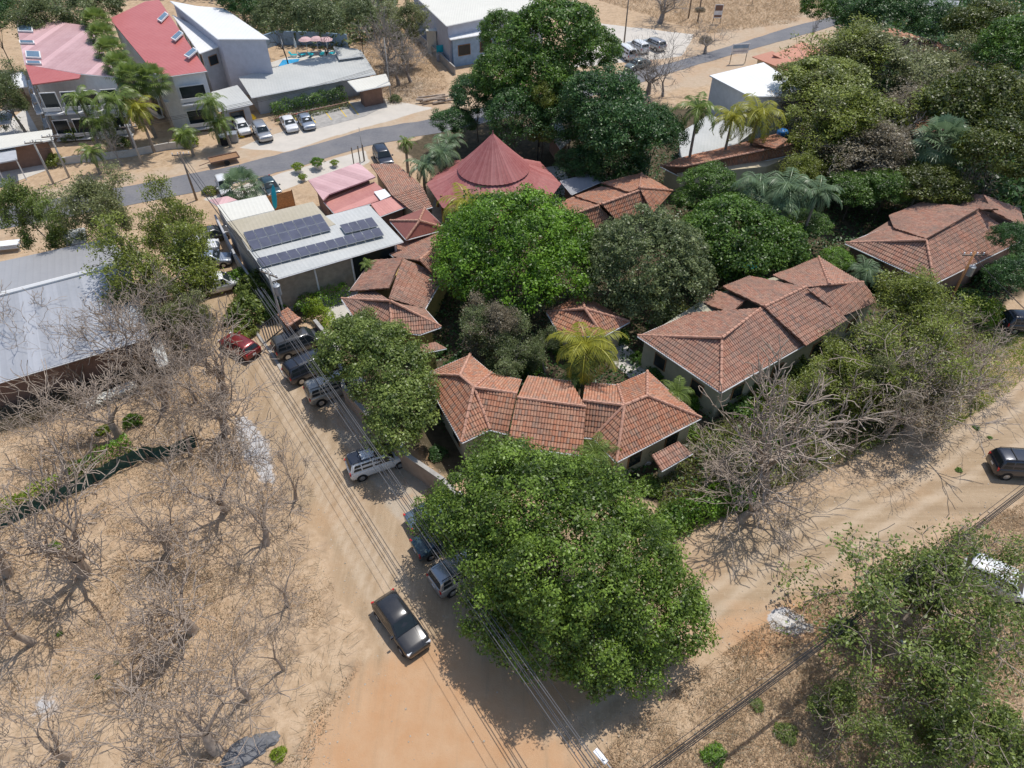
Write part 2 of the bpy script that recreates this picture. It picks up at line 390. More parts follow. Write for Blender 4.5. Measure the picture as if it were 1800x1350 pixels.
fg = ~(fm | fp | fpa)
sub('dirt_road', fm); sub('forecourt', fpa)
if fp.any(): sub('parking_strip', fp)
sub('ground', fg)
b = MB(); O_ = 900
b.add([(-O_, -200, 0), (O_, -200, 0), (O_, 4, 0), (-O_, 4, 0), (-O_, 184, 0), (O_, 184, 0), (O_, 1200, 0), (-O_, 1200, 0), (-120, 4, 0), (-120, 184, 0), (120, 4, 0), (120, 184, 0)],
      [(0, 1, 2, 3), (4, 5, 6, 7), (3, 8, 9, 4), (10, 2, 5, 11)])
props(b.build('terrain', EARTH), kind='structure')
# asphalt road
t = NT('asphalt'); wv = t.world(); f = t.noise(wv, 3, 6, .7); g = t.noise(wv, .3, 4, .6)
t.bump(t.noise(wv, 30, 3), .3, .01)
ASPH = t.fin(t.mix(t.mapr(g, .4, .65, 0, .5), t.ramp(f, [(.3, (.135, .135, .145)), (.7, (.19, .19, .20))]), (.24, .23, .225)), .85, 0, .3)
up = [(-90, 382), (60, 355), (200, 332), (308, 311), (420, 290), (511, 266), (644, 228), (775, 207), (900, 178), (1100, 130), (1230, 97), (1300, 76), (1380, 50), (1480, 25), (1640, 0), (1900, -40)]
lo = [(-90, 425), (0, 403), (150, 376), (350, 337), (430, 318), (511, 297), (644, 257), (775, 233), (900, 205), (1100, 153), (1230, 113), (1300, 93), (1380, 71), (1480, 42), (1660, 12), (1900, -24)]
b = MB(); rr = random.Random(2); U_ = []; L_ = []
for (a, c) in ((up, U_), (lo, L_)):
    for i in range(len(a) - 1):
        for k in range(6):
            q = k / 6; p = P(a[i][0] * (1 - q) + a[i + 1][0] * q, a[i][1] * (1 - q) + a[i + 1][1] * q); c.append(Vector((p.x + rr.uniform(-.1, .1), p.y + rr.uniform(-.15, .15), .03)))
n = len(U_); b.add(U_ + L_, [(i, i + n, i + 1 + n, i + 1) for i in range(n - 1)])
props(b.build('road', ASPH), kind='structure')
# concrete kerb line between the dirt road and the parking strip
def kerb(pts, w_, h_, mat, name='kerb', label=None):
    b = MB()
    q = [P(x, y) for x, y in pts]
    for i in range(len(q) - 1):
        d = q[i + 1] - q[i]; c = (q[i] + q[i + 1]) / 2; b.box((c.x, c.y, h_ / 2 - .02), (d.length, w_, h_ + .04), math.atan2(d.y, d.x))
    o = b.build(name, mat)
    return props(o, kind='structure') if label is None else props(o, label, 'kerb')
kerb([(448, 582), (480, 625), (505, 668)], .25, .12, MATS['concrete'])
# paved patches
def sheet(name, pts, mat, z=.02):
    q = [P(x, y, 0) + Vector((0, 0, z)) for x, y in pts]; b = MB(); b.add(q, [tuple(range(len(q)))]); return props(b.build(name, mat), kind='structure')
sheet('courtyard_paving', [(925, 300), (985, 290), (1010, 330), (1000, 372), (950, 372), (905, 345)], MATS['pale_concrete'])
sheet('garden_path', [(1060, 600), (1085, 592), (1120, 625), (1140, 655), (1110, 668), (1080, 640)], MATS['pale_concrete'])
sheet('pool_deck', [(470, 112), (530, 92), (600, 85), (640, 92), (520, 130), (465, 140)], MATS['pale_concrete'])
sheet('parking_bay', [(505, 198), (610, 180), (700, 176), (640, 205), (535, 232)], MATS['concrete'])
sheet('yard_paving', [(0, 225), (45, 190), (70, 235), (80, 300), (0, 330)], MATS['pale_concrete'])
sheet('garden_yard', [(560, 520), (640, 500), (650, 570), (590, 590)], MATS['pale_concrete'])
b = MB()
for x, y in ((512, 199), (538, 194), (566, 189), (592, 184), (613, 180)):
    p, q = P(x, y), P(x + 17, y + 22); d = q - p; c = (p + q) / 2; b.box((c.x, c.y, .03), (d.length, .14, .012), math.atan2(d.y, d.x))
plain('yellow_paint', (.65, .45, .05), .7); props(b.build('parking_marking', MATS['yellow_paint']), kind='structure')
# ---------------------------------------------------------------- buildings
TILE_GEO = True
def plane_fit(pts):
    c = sum(pts, Vector()) / len(pts); n = Vector()
    for i in range(len(pts)):
        a, d = pts[i] - c, pts[(i + 1) % len(pts)] - c; n += a.cross(d)
    n.normalize()
    if n.z < 0: n = -n
    return c, n
def on_plane(px, py, c, n):
    o = Vector((0, 0, CAM_H)); d = P(px, py, 0) - o; t = (c - o).dot(n) / d.dot(n); return o + d * t
def face_pts(face):
    raw = [P(x, y, z) for x, y, z in face]; c, n = plane_fit(raw)
    return [on_plane(x, y, c, n) for x, y, z in face], c, n
def basis(n):
    s = Vector((0, 0, 1)) - n * n.z
    if s.length < 1e-3: s = Vector((0, 1, 0)) - n * n.y
    s.normalize(); h = s.cross(n).normalized(); return h, s
def tile_face(bm, uvl, pts, c, n, geo=True):
    h, s = basis(n); org = Vector((0, 0, 0))
    q = [((p - org).dot(h), (p - org).dot(s)) for p in pts]; k = c.dot(n)
    u0, u1 = min(a for a, _ in q), max(a for a, _ in q); v0, v1 = min(b_ for _, b_ in q), max(b_ for _, b_ in q)
    if not geo:
        vs = [bm.verts.new(p + n * .04) for p in pts]
        f = bm.faces.new(vs)
        for lp in f.loops: lp[uvl].uv = (lp.vert.co.dot(h), lp.vert.co.dot(s))
        if f.normal.dot(n) < 0: f.normal_flip()
        return
    tb = bmesh.new(); tu = TILE_U; tv = TILE_V
    i0, i1 = math.floor(u0 / tu), math.ceil(u1 / tu); j0, j1 = math.floor(v0 / tv), math.ceil(v1 / tv)
    prof = [(0, -.035), (.22, .02), (.5, .045), (.78, .02)]
    us = [(i + a) * tu for i in range(i0, i1) for a, _ in prof] + [i1 * tu]; hs = [b_ for i in range(i0, i1) for _, b_ in prof] + [-.035]
    rj = random.Random(int(abs(u0 * 100)))
    for j in range(j0, j1):
        rows = []
        for v, dz in ((j * tv, .035), ((j + 1) * tv, -.005)):
            rows.append([tb.verts.new(h * u + s * v + n * (k + hh + dz + rj.uniform(-.008, .008) + .035 * math.sin(u * 1.1 + v * .7 + k) * math.sin(v * 1.3 + u * .4))) for u, hh in zip(us, hs)])
        for i in range(len(us) - 1): tb.faces.new((rows[0][i], rows[0][i + 1], rows[1][i + 1], rows[1][i]))
        # little riser at the lower edge of the course
        low = [tb.verts.new(v.co - n * .045) for v in rows[0]]
        for i in range(len(us) - 1): tb.faces.new((low[i], low[i + 1], rows[0][i + 1], rows[0][i]))
    cen = sum(pts, Vector()) / len(pts)
    for i in range(len(pts)):
        a, d = pts[i], pts[(i + 1) % len(pts)]; e = d - a
        if e.length < 1e-4: continue
        pn = e.cross(n).normalized()
        if (cen - a).dot(pn) > 0: pn = -pn
        bmesh.ops.bisect_plane(tb, geom=tb.verts[:] + tb.edges[:] + tb.faces[:], plane_co=a, plane_no=pn, clear_outer=True)
    mp = {}
    for v in tb.verts: mp[v] = bm.verts.new(v.co)
    for f in tb.faces:
        try: g = bm.faces.new([mp[v] for v in f.verts])
        except ValueError: continue
        for lp in g.loops: lp[uvl].uv = (lp.vert.co.dot(h), lp.vert.co.dot(s) + .001)
    tb.free()
def roof_obj(name, faces, mat, parent, geo=True):
    bm = bmesh.new(); uvl = bm.loops.layers.uv.new('UVMap')
    allp = []
    for fc in faces:
        pts, c, n = face_pts(fc); allp.append((pts, n)); tile_face(bm, uvl, pts, c, n, geo)
    # underside slab closes the roof from below
    for pts, n in allp:
        vs = [bm.verts.new(p - n * .10) for p in pts]; f = bm.faces.new(vs)
        f.normal_update()
        if f.normal.dot(n) > 0: f.normal_flip()
        for i in range(len(pts)):
            a, d = pts[i], pts[(i + 1) % len(pts)]
            q = [bm.verts.new(x) for x in (a - n * .10, d - n * .10, d + n * (.0 if geo else .04), a + n * (.0 if geo else .04))]; bm.faces.new(q)
    inv = parent.matrix_basis.inverted() if parent else Matrix()
    bm.transform(inv)
    me = bpy.data.meshes.new(name); bm.to_mesh(me); bm.free()
    return obj(name, me, mat, parent), allp
def key(p): return (round(p[0] / 4), round(p[1] / 4))
def house(name, label, cat, faces, mat='clay_tile', wall='cream_wall', ez=3.1, rz=5.0, geo=True, inset=.45, caps=True, group=None, ridge='ridge_clay',
          eave='white_wall', outline=None, wins=(), wz=None, wt=None):
    """faces: lists of (px, py, 'e'|'r'|height). The walls follow the outline of the eave points."""
    H = {'e': ez, 'r': rz}
    fs = [[(x, y, H.get(k, k)) for x, y, k in f] for f in faces]
    allv = [P(*v) for f in fs for v in f]; c = sum(allv, Vector()) / len(allv)
    root = empty(name, (c.x, c.y, 0), 0, label, cat, group)
    ro, allp = roof_obj('roof', fs, MATS[mat], root, geo)
    # ridges and hips: edges shared by two faces and not both ends on the eave
    cnt = {}
    for f, (pts, n) in zip(fs, allp):
        for i in range(len(f)):
            a, d = f[i], f[(i + 1) % len(f)]
            k = tuple(sorted((key(a), key(d)))); cnt.setdefault(k, []).append((pts[i] + n * .05, pts[(i + 1) % len(f)] + n * .05, a[2], d[2]))
    cp = MB(); ev = MB()
    for k, L in cnt.items():
        a, d, za, zd = L[0]
        if len(L) >= 2 and caps and (za > ez + .1 or zd > ez + .1):
            m = max(1, int((d - a).length / .55))
            for i in range(m):
                p, q = a.lerp(d, i / m), a.lerp(d, (i + 1) / m); cp.tube(p + Vector((0, 0, .02)), q + Vector((0, 0, .05)), .11, .13, 7, True)
        elif len(L) == 1 and za <= ez + .1 and zd <= ez + .1:
            c0 = Vector((c.x, c.y, a.z)); off = Vector((0, 0, -.10))
            ev.tube(a + off, d + off, .06, .06, 6)
    if cp.v: cp.build('ridge_cap', MATS[ridge], root, local=root)
    if ev.v: ev.build('eave_board', MATS[eave], root, local=root)
    # walls
    for f in fs:
        pass
    if outline is None:
        pts = {}
        for f, (pp, n) in zip(fs, allp):
            for v, p in zip(f, pp): pts.setdefault(key(v), Vector((p.x, p.y)))
        hull = convex(list(pts.values()))
    else: hull = [Vector(P(x, y, ez).xy) for x, y in outline]
    cc = sum(hull, Vector((0, 0))) / len(hull)
    top = wz if wz is not None else ez - .12
    ins = []
    m = len(hull); area = sum(hull[i].x * hull[(i + 1) % m].y - hull[(i + 1) % m].x * hull[i].y for i in range(m))
    if area < 0: hull.reverse()
    for i in range(m):
        a, b_, d = hull[i - 1], hull[i], hull[(i + 1) % m]
        e1, e2 = (b_ - a).normalized(), (d - b_).normalized(); n1, n2 = Vector((-e1.y, e1.x)), Vector((-e2.y, e2.x))
        nn = (n1 + n2); L = nn.length
        if L < .2: ins.append(b_ + n1 * inset); continue
        nn /= L; ins.append(b_ + nn * inset / max(.35, nn.dot(n1)))
    wb = MB(); vs = [(p.x, p.y, -.3) for p in ins] + [(p.x, p.y, top) for p in ins]
    wb.add(vs, [tuple(range(m - 1, -1, -1)), tuple(range(m, 2 * m))] + [(i, (i + 1) % m, m + (i + 1) % m, m + i) for i in range(m)])
    wo = wb.build('wall', MATS[wall], root, local=root)
    # windows: (wall edge index or 'auto', fraction, zc, w, h)
    for i in range(m):
        a, b_ = ins[i], ins[(i + 1) % m]; e = b_ - a; nrm = Vector((e.y, -e.x)).normalized()
        if e.length < 2.6 or nrm.y > .35: continue
        k = max(1, int(e.length / 3.2))
        for q in range(k):
            if not wins: break
            p = a + e * ((q + .5) / k); rot = math.atan2(e.y, e.x); zc, w_, h_ = wins
            fr = MB(); fr.box((p.x + nrm.x * .03, p.y + nrm.y * .03, zc), (w_ + .16, .1, h_ + .16), rot); fo = fr.build('window', MATS['wood'], root, local=root)
            gl = MB(); gl.box((p.x + nrm.x * .07, p.y + nrm.y * .07, zc), (w_, .06, h_), rot); gl.build('pane', MATS['dark_glass'], fo, local=root)
    return root
def convex(pts):
    ps = sorted(set((round(p.x, 3), round(p.y, 3)) for p in pts))
    def half(it):
        h = []
        for p in it:
            while len(h) >= 2 and (h[-1][0] - h[-2][0]) * (p[1] - h[-2][1]) - (h[-1][1] - h[-2][1]) * (p[0] - h[-2][0]) <= 0: h.pop()
            h.append(p)
        return h[:-1]
    return [Vector(p) for p in half(ps) + half(ps[::-1])]
E_, R_ = 'e', 'r'
TW = (1.6, 1.1, 1.2)
G_ = 'tiled villas of the central compound'
house('tiled_villa', 'terracotta tiled villa with olive walls at the near left corner of the compound', 'house', [
    [(826, 624, E_), (864, 656, E_), (833, 682, R_), (808, 661, R_)], [(744, 659, E_), (826, 624, E_), (808, 661, R_)],
    [(744, 659, E_), (808, 661, R_), (833, 682, R_), (812, 778, E_)], [(833, 682, R_), (861, 755, E_), (812, 778, E_)],
    [(864, 656, E_), (917, 668, E_), (909, 693, R_), (833, 682, R_)], [(833, 682, R_), (909, 693, R_), (892, 763, E_), (861, 755, E_)]],
    'clay_tile', 'green_wall', 3.3, 5.1, group=G_, wins=TW, outline=[(744, 659), (826, 624), (864, 656), (915, 670), (892, 763), (861, 755), (812, 778)])
house('tiled_villa', 'middle terracotta villa between two dark roof gaps, directly behind the big front tree', 'house', [
    [(928, 661, E_), (1003, 670, E_), (1030, 716, R_), (909, 700, R_)], [(909, 700, R_), (1030, 716, R_), (1024, 800, E_), (891, 784, E_)]],
    'clay_tile', 'cream_wall', 3.5, 5.3, group=G_, wins=TW)
house('tiled_villa', 'terracotta hip roofed villa behind the bare tree and right of the middle villa', 'house', [
    [(1029, 671, E_), (1085, 677, E_), (1097, 714, R_), (1024, 705, R_)], [(1085, 677, E_), (1138, 653, E_), (1138, 697, R_), (1097, 714, R_)],
    [(1138, 653, E_), (1232, 735, E_), (1138, 697, R_)], [(1138, 697, R_), (1232, 735, E_), (1083, 812, E_), (1097, 714, R_)],
    [(1097, 714, R_), (1083, 812, E_), (1043, 770, E_)], [(1024, 705, R_), (1097, 714, R_), (1043, 770, E_), (1020, 768, E_)]],
    'clay_tile', 'cream_wall', 3.1, 5.0, group=G_, wins=TW, outline=[(1029, 671), (1085, 677), (1138, 653), (1232, 735), (1083, 812), (1043, 770), (1020, 768)])
house('tiled_shed', 'small mossy tiled lean-to roof beside the front right villa', 'shed', [[(1145, 800, 2.7), (1192, 776, 2.7), (1217, 797, 2.2), (1163, 828, 2.2)]],
    'old_clay_tile', 'cream_wall', 2.3, 2.7, inset=.5, wz=2.0)
house('tiled_villa', 'long stepped terracotta villa with olive side wall behind the tall bare trees on the right', 'house', [
    [(1121, 591, E_), (1217, 550, E_), (1340, 541, R_), (1269, 595, R_)], [(1121, 591, E_), (1269, 595, R_), (1267, 690, E_)],
    [(1269, 595, R_), (1340, 541, R_), (1413, 607, E_), (1267, 690, E_)],
    [(1225, 529, 3.3), (1261, 511, 3.3), (1310, 528, 4.6), (1285, 551, 4.4), ],
    [(1270, 504, 4.0), (1318, 485, 4.0), (1417, 505, 5.7), (1344, 540, 5.7)], [(1344, 540, 5.7), (1417, 505, 5.7), (1490, 562, 4.0), (1417, 608, 4.0)],
    [(1358, 484, 4.1), (1439, 452, 4.1), (1458, 501, 5.9), (1410, 506, 5.7)], [(1439, 452, 4.1), (1517, 497, 4.1), (1458, 501, 5.9)],
    [(1458, 501, 5.9), (1517, 497, 4.1), (1545, 530, 3.6), (1480, 556, 4.0), (1419, 508, 5.9)]],
    'old_clay_tile', 'green_wall', 3.6, 5.4, group=G_, wins=(2.0, 1.1, 1.2))
house('tiled_villa', 'large weathered tiled villa at the right edge with tree shade on its far end', 'house', [
    [(1486, 428, E_), (1562, 398, E_), (1628, 412, R_), (1628, 423, R_)], [(1486, 428, E_), (1628, 423, R_), (1642, 499, E_)],
    [(1628, 423, R_), (1722, 368, R_), (1794, 424, E_), (1642, 499, E_)],
    [(1562, 379, 3.8), (1618, 356, 3.8), (1722, 366, 5.8), (1628, 420, 5.8), (1571, 401, 3.9)],
    [(1655, 360, 4.0), (1689, 342, 4.0), (1728, 343, 5.9), (1755, 368, 5.9), (1722, 368, 5.7)], [(1728, 343, 5.9), (1792, 366, 4.3), (1805, 402, 4.0), (1745, 372, 5.9)]],
    'old_clay_tile', 'brown_wall', 3.4, 5.4, group=G_)
house('tiled_villa', 'narrow zigzag tiled villa between the solar roof building and the bright green tree', 'house', [
    [(672, 436, E_), (792, 403, E_), (783, 420, R_), (738, 458, R_), (692, 452, E_)], [(738, 458, R_), (783, 420, R_), (815, 436, E_), (778, 500, E_)],
    [(653, 458, E_), (708, 453, R_), (683, 506, R_), (614, 512, E_)], [(708, 453, R_), (779, 487, E_), (747, 543, E_), (683, 525, R_)],
    [(601, 526, E_), (655, 509, E_), (686, 530, R_)], [(601, 526, E_), (686, 530, R_), (690, 582, E_), (633, 573, E_)],
    [(686, 530, R_), (747, 543, E_), (775, 575, E_)], [(686, 530, R_), (775, 575, E_), (738, 588, E_), (690, 582, E_)]],
    'old_clay_tile', 'yellow_wall', 3.2, 5.0, group=G_, outline=[(614, 520), (655, 465), (692, 452), (790, 410), (800, 440), (775, 500), (748, 543), (770, 574), (738, 586), (640, 575)])
house('tiled_villa', 'stepped orange tiled villa right of the red cone roof', 'house', [
    [(961, 367, E_), (1008, 346, E_), (1053, 362, R_), (992, 383, R_)], [(992, 383, R_), (1053, 362, R_), (1081, 391, E_), (1014, 412, E_)],
    [(1010, 345, 3.5), (1057, 328, 3.5), (1124, 336, 5.3), (1058, 360, 5.3)], [(1058, 360, 5.3), (1124, 336, 5.3), (1142, 371, 3.5), (1086, 391, 3.5)],
    [(1056, 321, 3.8), (1128, 305, 3.8), (1124, 331, 5.6), (1106, 338, 5.4)], [(1128, 305, 3.8), (1182, 336, 3.8), (1124, 331, 5.6)], [(1124, 331, 5.6), (1182, 336, 3.8), (1147, 375, 3.8)]],
    'clay_tile', 'cream_wall', 3.2, 5.0, group=G_)
house('tiled_pavilion', 'small pyramid tiled roof half hidden behind the golden palm', 'pavilion', [
    [(961, 549, E_), (1022, 517, E_), (1028, 544, R_)], [(1022, 517, E_), (1106, 566, E_), (1028, 544, R_)], [(1028, 544, R_), (1106, 566, E_), (1060, 591, E_)], [(1028, 544, R_), (1060, 591, E_), (985, 590, E_), (961, 549, E_)]],
    'clay_tile', 'cream_wall', 2.9, 4.3)
house('tiled_villa', 'long low tiled roof running beside the white warehouse and the coconut palms', 'house', [
    [(1161, 292, E_), (1194, 278, E_), (1340, 243, E_), (1395, 254, R_), (1200, 294, R_)], [(1161, 292, E_), (1200, 294, R_), (1395, 254, R_), (1405, 268, E_), (1202, 313, E_)],
    [(1312, 248, 4.2), (1365, 236, 4.2), (1385, 246, 5.1), (1362, 262, 5.1)]],
    'clay_tile', 'cream_wall', 3.0, 4.3, group=G_)
house('tiled_kiosk', 'tiny tiled gate kiosk at the foot of the transformer pole', 'kiosk', [
    [(488, 553, E_), (506, 541, E_), (528, 560, R_), (505, 575, R_)], [(505, 575, R_), (528, 560, R_), (530, 566, E_), (512, 580, E_)]],
    'clay_tile', 'brown_wall', 2.2, 2.9, inset=.3)
house('tiled_annex', 'small flat tiled annex with yellow wall below the zigzag villa', 'annex', [[(738, 607, 2.9), (765, 601, 2.9), (785, 612, 2.5), (740, 622, 2.5)]],
    'old_clay_tile', 'yellow_wall', 2.6, 2.9, geo=False)
house('tiled_restaurant', 'long curved tile roof between the pink metal roof and the red cone', 'building', [
    [(651, 289, E_), (697, 288, E_), (742, 327, R_), (690, 345, R_)], [(690, 345, R_), (742, 327, R_), (760, 364, E_), (728, 374, E_)]],
    'old_clay_tile', 'cream_wall', 3.2, 3.5, caps=False, geo=True)
house('restaurant_wing', 'pink ribbed metal roof at the roadside end of the restaurant', 'building', [
    [(542, 317, 3.4), (630, 286, 3.4), (660, 311, 3.9), (640, 319, 3.9), (578, 342, 3.8), (568, 352, 3.7)]], 'pink_metal', 'brown_wall', 3.4, 3.9, geo=False, caps=False, inset=.6)
RW = house('restaurant_wing', 'rusty striped metal roof with one white skylight patch', 'building', [
    [(569, 355, 3.0), (658, 320, 3.2), (688, 345, 3.2), (652, 358, 3.1), (588, 376, 3.0)], [(652, 359, 3.3), (690, 346, 3.3), (716, 363, 3.0), (668, 381, 3.0)]], 'rust_metal', 'brown_wall', 3.0, 3.3, geo=False, caps=False, inset=.4)
bm_ = MB(); q = [P(x, y, 3.4) for x, y in ((657, 337), (676, 332), (687, 344), (669, 352))]; bm_.slab(q, .06); bm_.build('skylight_sheet', MATS['white_metal'], RW, local=RW)
house('brown_pavilion', 'dark brown metal hip roof behind the solar panels', 'pavilion', [
    [(686, 389, E_), (747, 366, E_), (737, 389, R_)], [(747, 366, E_), (784, 402, E_), (737, 389, R_)], [(737, 389, R_), (784, 402, E_), (714, 421, E_)], [(737, 389, R_), (714, 421, E_), (686, 389, E_)]],
    'brown_metal', 'brown_wall', 4.0, 5.2, geo=False, ridge='ridge_clay')
# ---- red conical rancho
c0 = P(868, 322, 3.0); root = empty('round_rancho', (c0.x, c0.y, 0), 0, 'round restaurant hall with a tall red metal cone roof over a wide red skirt', 'building')
def ribbed(name, prof, nseg, mat, parent, amp=.05, ribs=1):
    V = []; Fc = []; UV = []; n = nseg
    for r_, z_ in prof:
        for i in range(n):
            t_ = 2 * math.pi * i / n; rr_ = r_ * (math.cos(math.pi / 8) / math.cos((t_ % (math.pi / 4)) - math.pi / 8) if name == 'roof_skirt' and r_ > 4 else 1); V.append((rr_ * math.cos(t_), rr_ * math.sin(t_), z_ + (amp if i % 2 else 0) * min(1, r_ / 2)))
    me = bpy.data.meshes.new(name); F_ = []
    for j in range(len(prof) - 1):
        for i in range(n): F_.append((j * n + i, j * n + (i + 1) % n, (j + 1) * n + (i + 1) % n, (j + 1) * n + i))
    me.from_pydata(V, [], F_); uvl = me.uv_layers.new(name='UVMap')
    for p in me.polygons:
        for li in p.loop_indices:
            co = me.vertices[me.loops[li].vertex_index].co; a_ = math.atan2(co.y, co.x); uvl.data[li].uv = (a_ * 8, co.z)
    return obj(name, me, mat, parent)
ribbed('roof_skirt', [(7.7, 2.9), (5.6, 3.85), (3.7, 4.8)], 120, MATS['cone_metal'], root)
ribbed('roof_cone', [(4.05, 4.85), (2.6, 6.2), (1.3, 7.5), (.02, 8.9)], 96, MATS['cone_metal'], root)
b = MB(); b.tube((0, 0, 8.8), (0, 0, 9.2), .1, .03); b.build('finial', MATS['cone_metal'], root)
b = MB(); b.lathe((0, 0, 0), [(5.2, -.2), (5.2, 1.0)], 40); b.build('low_wall', MATS['cream_wall'], root)
for i in range(12):
    b = MB(); a_ = i * math.pi / 6; b.tube((6.6 * math.cos(a_), 6.6 * math.sin(a_), -.1), (6.6 * math.cos(a_), 6.6 * math.sin(a_), 3.3), .14); b.build('post', MATS['wood'], root)
b = MB(); b.lathe((0, 0, 0), [(7.3, .02), (0.01, .025)], 40); b.build('floor_slab', MATS['concrete'], root)
# ---- solar building
fl = [(381, 361, 4.6), (467, 343, 4.6), (483, 370, 4.4), (399, 390, 4.4)]
SB = house('solar_building', 'flat pale roofed building carrying three rows of dark solar panels', 'building', [
    [(399, 391, 4.9), (550, 355, 4.9), (573, 381, 4.8), (425, 419, 4.8)], [(425, 419, 4.8), (573, 381, 4.8), (590, 395, 4.7), (437, 440, 4.7)]],
    'tan_roof', 'grey_wall', 4.8, 4.9, geo=False, caps=False, inset=.25)
SW = house('solar_building_wing', 'larger pale metal roof with mesh screened front wall under the solar panels', 'building', [
    [(573, 380, 4.75), (649, 361, 4.75), (709, 425, 4.3), (475, 494, 4.3), (437, 440, 4.75)]],
    'pale_metal', 'grey_wall', 4.3, 4.75, geo=False, caps=False, inset=.5)
house('flat_roof_annex', 'white flat roofed annex at the roadside corner of the solar building', 'building', [fl], 'cream_metal', 'grey_wall', 4.4, 4.6, geo=False, caps=False, inset=.3)
house('pink_porch', 'low faded pink porch roof beside the white flat annex', 'porch', [[(367, 352, 3.0), (400, 345, 3.0), (417, 352, 3.0), (382, 362, 3.0)]], 'pink_metal', 'grey_wall', 3.0, 3.1, geo=False, caps=False)
plain('solar_cell', (.085, .085, .115), .3, 0, .2, 1, .8)
def panels(root, quad, nx, ny, z0, z1):
    "quad: pixel corners a(top-left) b(top-right) c(bottom-right) d(bottom-left)"
    A_, B_, C_, D_ = [P(*quad[i], z0 if i < 2 else z1) for i in range(4)]
    lift = Vector((0, 0, .18))
    for j in range(ny):
        for i in range(nx):
            def at(u, v): return (A_.lerp(B_, u)).lerp(D_.lerp(C_, u), v) + lift
            g = .012
            q = [at((i + g * 2) / nx, (j + g) / ny), at((i + 1 - g * 2) / nx, (j + g) / ny), at((i + 1 - g * 2) / nx, (j + 1 - g) / ny), at((i + g * 2) / nx, (j + 1 - g) / ny)]
            c = sum(q, Vector()) / 4
            b = MB(); b.slab([p - c for p in q], .05); fr = b.build('solar_panel', MATS['steel_grey'], root); fr.location = c - root.location
            q2 = [c.lerp(p, .95) - c + Vector((0, 0, .008)) for p in q]; b = MB(); b.slab(q2, .006); b.build('cells', MATS['solar_cell'], fr)
panels(SB, [(428, 411), (564, 378), (583, 407), (444, 443)], 8, 2, 4.83, 4.7)
panels(SW, [(451, 457), (667, 402), (676, 416), (462, 472)], 13, 1, 4.62, 4.55)
panels(SW, [(597, 398), (654, 384), (666, 400), (607, 413)], 4, 1, 4.78, 4.65)
# screens of the solar building front
def wallpanel(name, label, cat, a, b_, z0, z1, mat, zz=0, th=.06, frame=None, parent=None):
    A_, B_ = P(*a, zz), P(*b_, zz); d = B_ - A_; c = (A_ + B_) / 2
    if parent is None: r_ = empty(name, (c.x, c.y, 0), 0, label, cat)
    else: r_ = parent
    m = MB(); m.box((c.x, c.y, (z0 + z1) / 2), (d.length, th, z1 - z0), math.atan2(d.y, d.x)); m.build('panel', MATS[mat], r_, local=r_)
    if frame:
        k = max(1, int(d.length / 3))
        for i in range(k + 1):
            p = A_.lerp(B_, i / k); m = MB(); m.tube((p.x, p.y, 0), (p.x, p.y, z1 + .1), .06, .06, 6); m.build('post', MATS[frame], r_, local=r_)
    return r_
fa, fb = P(475, 494, 4.3), P(709, 425, 4.3); fd = (fb - fa).normalized(); fn = Vector((fd.y, -fd.x, 0)); fa += fd * .5 - fn * .46; fb -= fd * .5 + fn * .46; rot = math.atan2(fd.y, fd.x)
for u0, u1, z0, z1, mt, nm in ((.0, .30, .7, 4.0, 'tan_net', 'mesh_screen'), (.31, .60, .7, 4.0, 'tan_net', 'mesh_screen'), (.61, .97, 1.3, 3.9, 'dark_glass', 'window')):
    p, q_ = fa.lerp(fb, u0), fa.lerp(fb, u1); c = (p + q_) / 2; b = MB(); b.box((c.x - SW.location.x, c.y - SW.location.y, (z0 + z1) / 2), ((q_ - p).length, .1, z1 - z0), rot); b.build(nm, MATS[mt], SW)
for u in (0, .305, .605, .98):
    p = fa.lerp(fb, u) + fn * .1; b = MB(); b.tube((p.x - SW.location.x, p.y - SW.location.y, 0), (p.x - SW.location.x, p.y - SW.location.y, 4.2), .09, .09, 8); b.build('post', MATS['white_wall'], SW)
wallpanel('low_wall', 'low white wall at the foot of the mesh screens', 'wall', (512, 531), (640, 494), 0, .6, 'white_wall')
# ---- grey warehouse on the left
house('warehouse', 'long grey metal roofed warehouse with a white ridge strip at the left edge', 'warehouse', [
    [(-120, 487, 4.2), (195, 418, 4.2), (226, 460, 5.0), (-120, 550, 5.0)]], 'grey_metal', 'grey_wall', 4.2, 5.0, geo=False, caps=False, inset=.8)
WB = house('warehouse_bay', 'bluish grey front slope of the left warehouse under the bare trees', 'warehouse', [
    [(-120, 550, 5.0), (226, 460, 5.0), (263, 594, 4.0), (-60, 690, 4.0)]], 'blue_grey_metal', 'brown_wall', 4.0, 5.0, geo=False, caps=False, inset=1.2)
b = MB(); b.tube(P(-120, 549, 5.12), P(227, 459, 5.12), .22, .22, 6); b.build('ridge_strip', MATS['white_metal'], WB, local=WB)
house('side_canopy', 'narrow dusty sheet canopy along the right side of the grey warehouse', 'canopy', [[(245, 540, 3.2), (262, 536, 3.0), (298, 640, 2.8), (278, 648, 3.0)]], 'pale_metal', 'concrete', 2.8, 3.2, geo=False, caps=False, wz=.4)
house('lean_to', 'small greenish grey sheet roof behind the warehouse', 'shed', [[(108, 406, 3.4), (150, 400, 3.4), (152, 424, 3.2), (116, 432, 3.2)]], 'pale_metal', 'brown_wall', 3.2, 3.4, geo=False, caps=False)
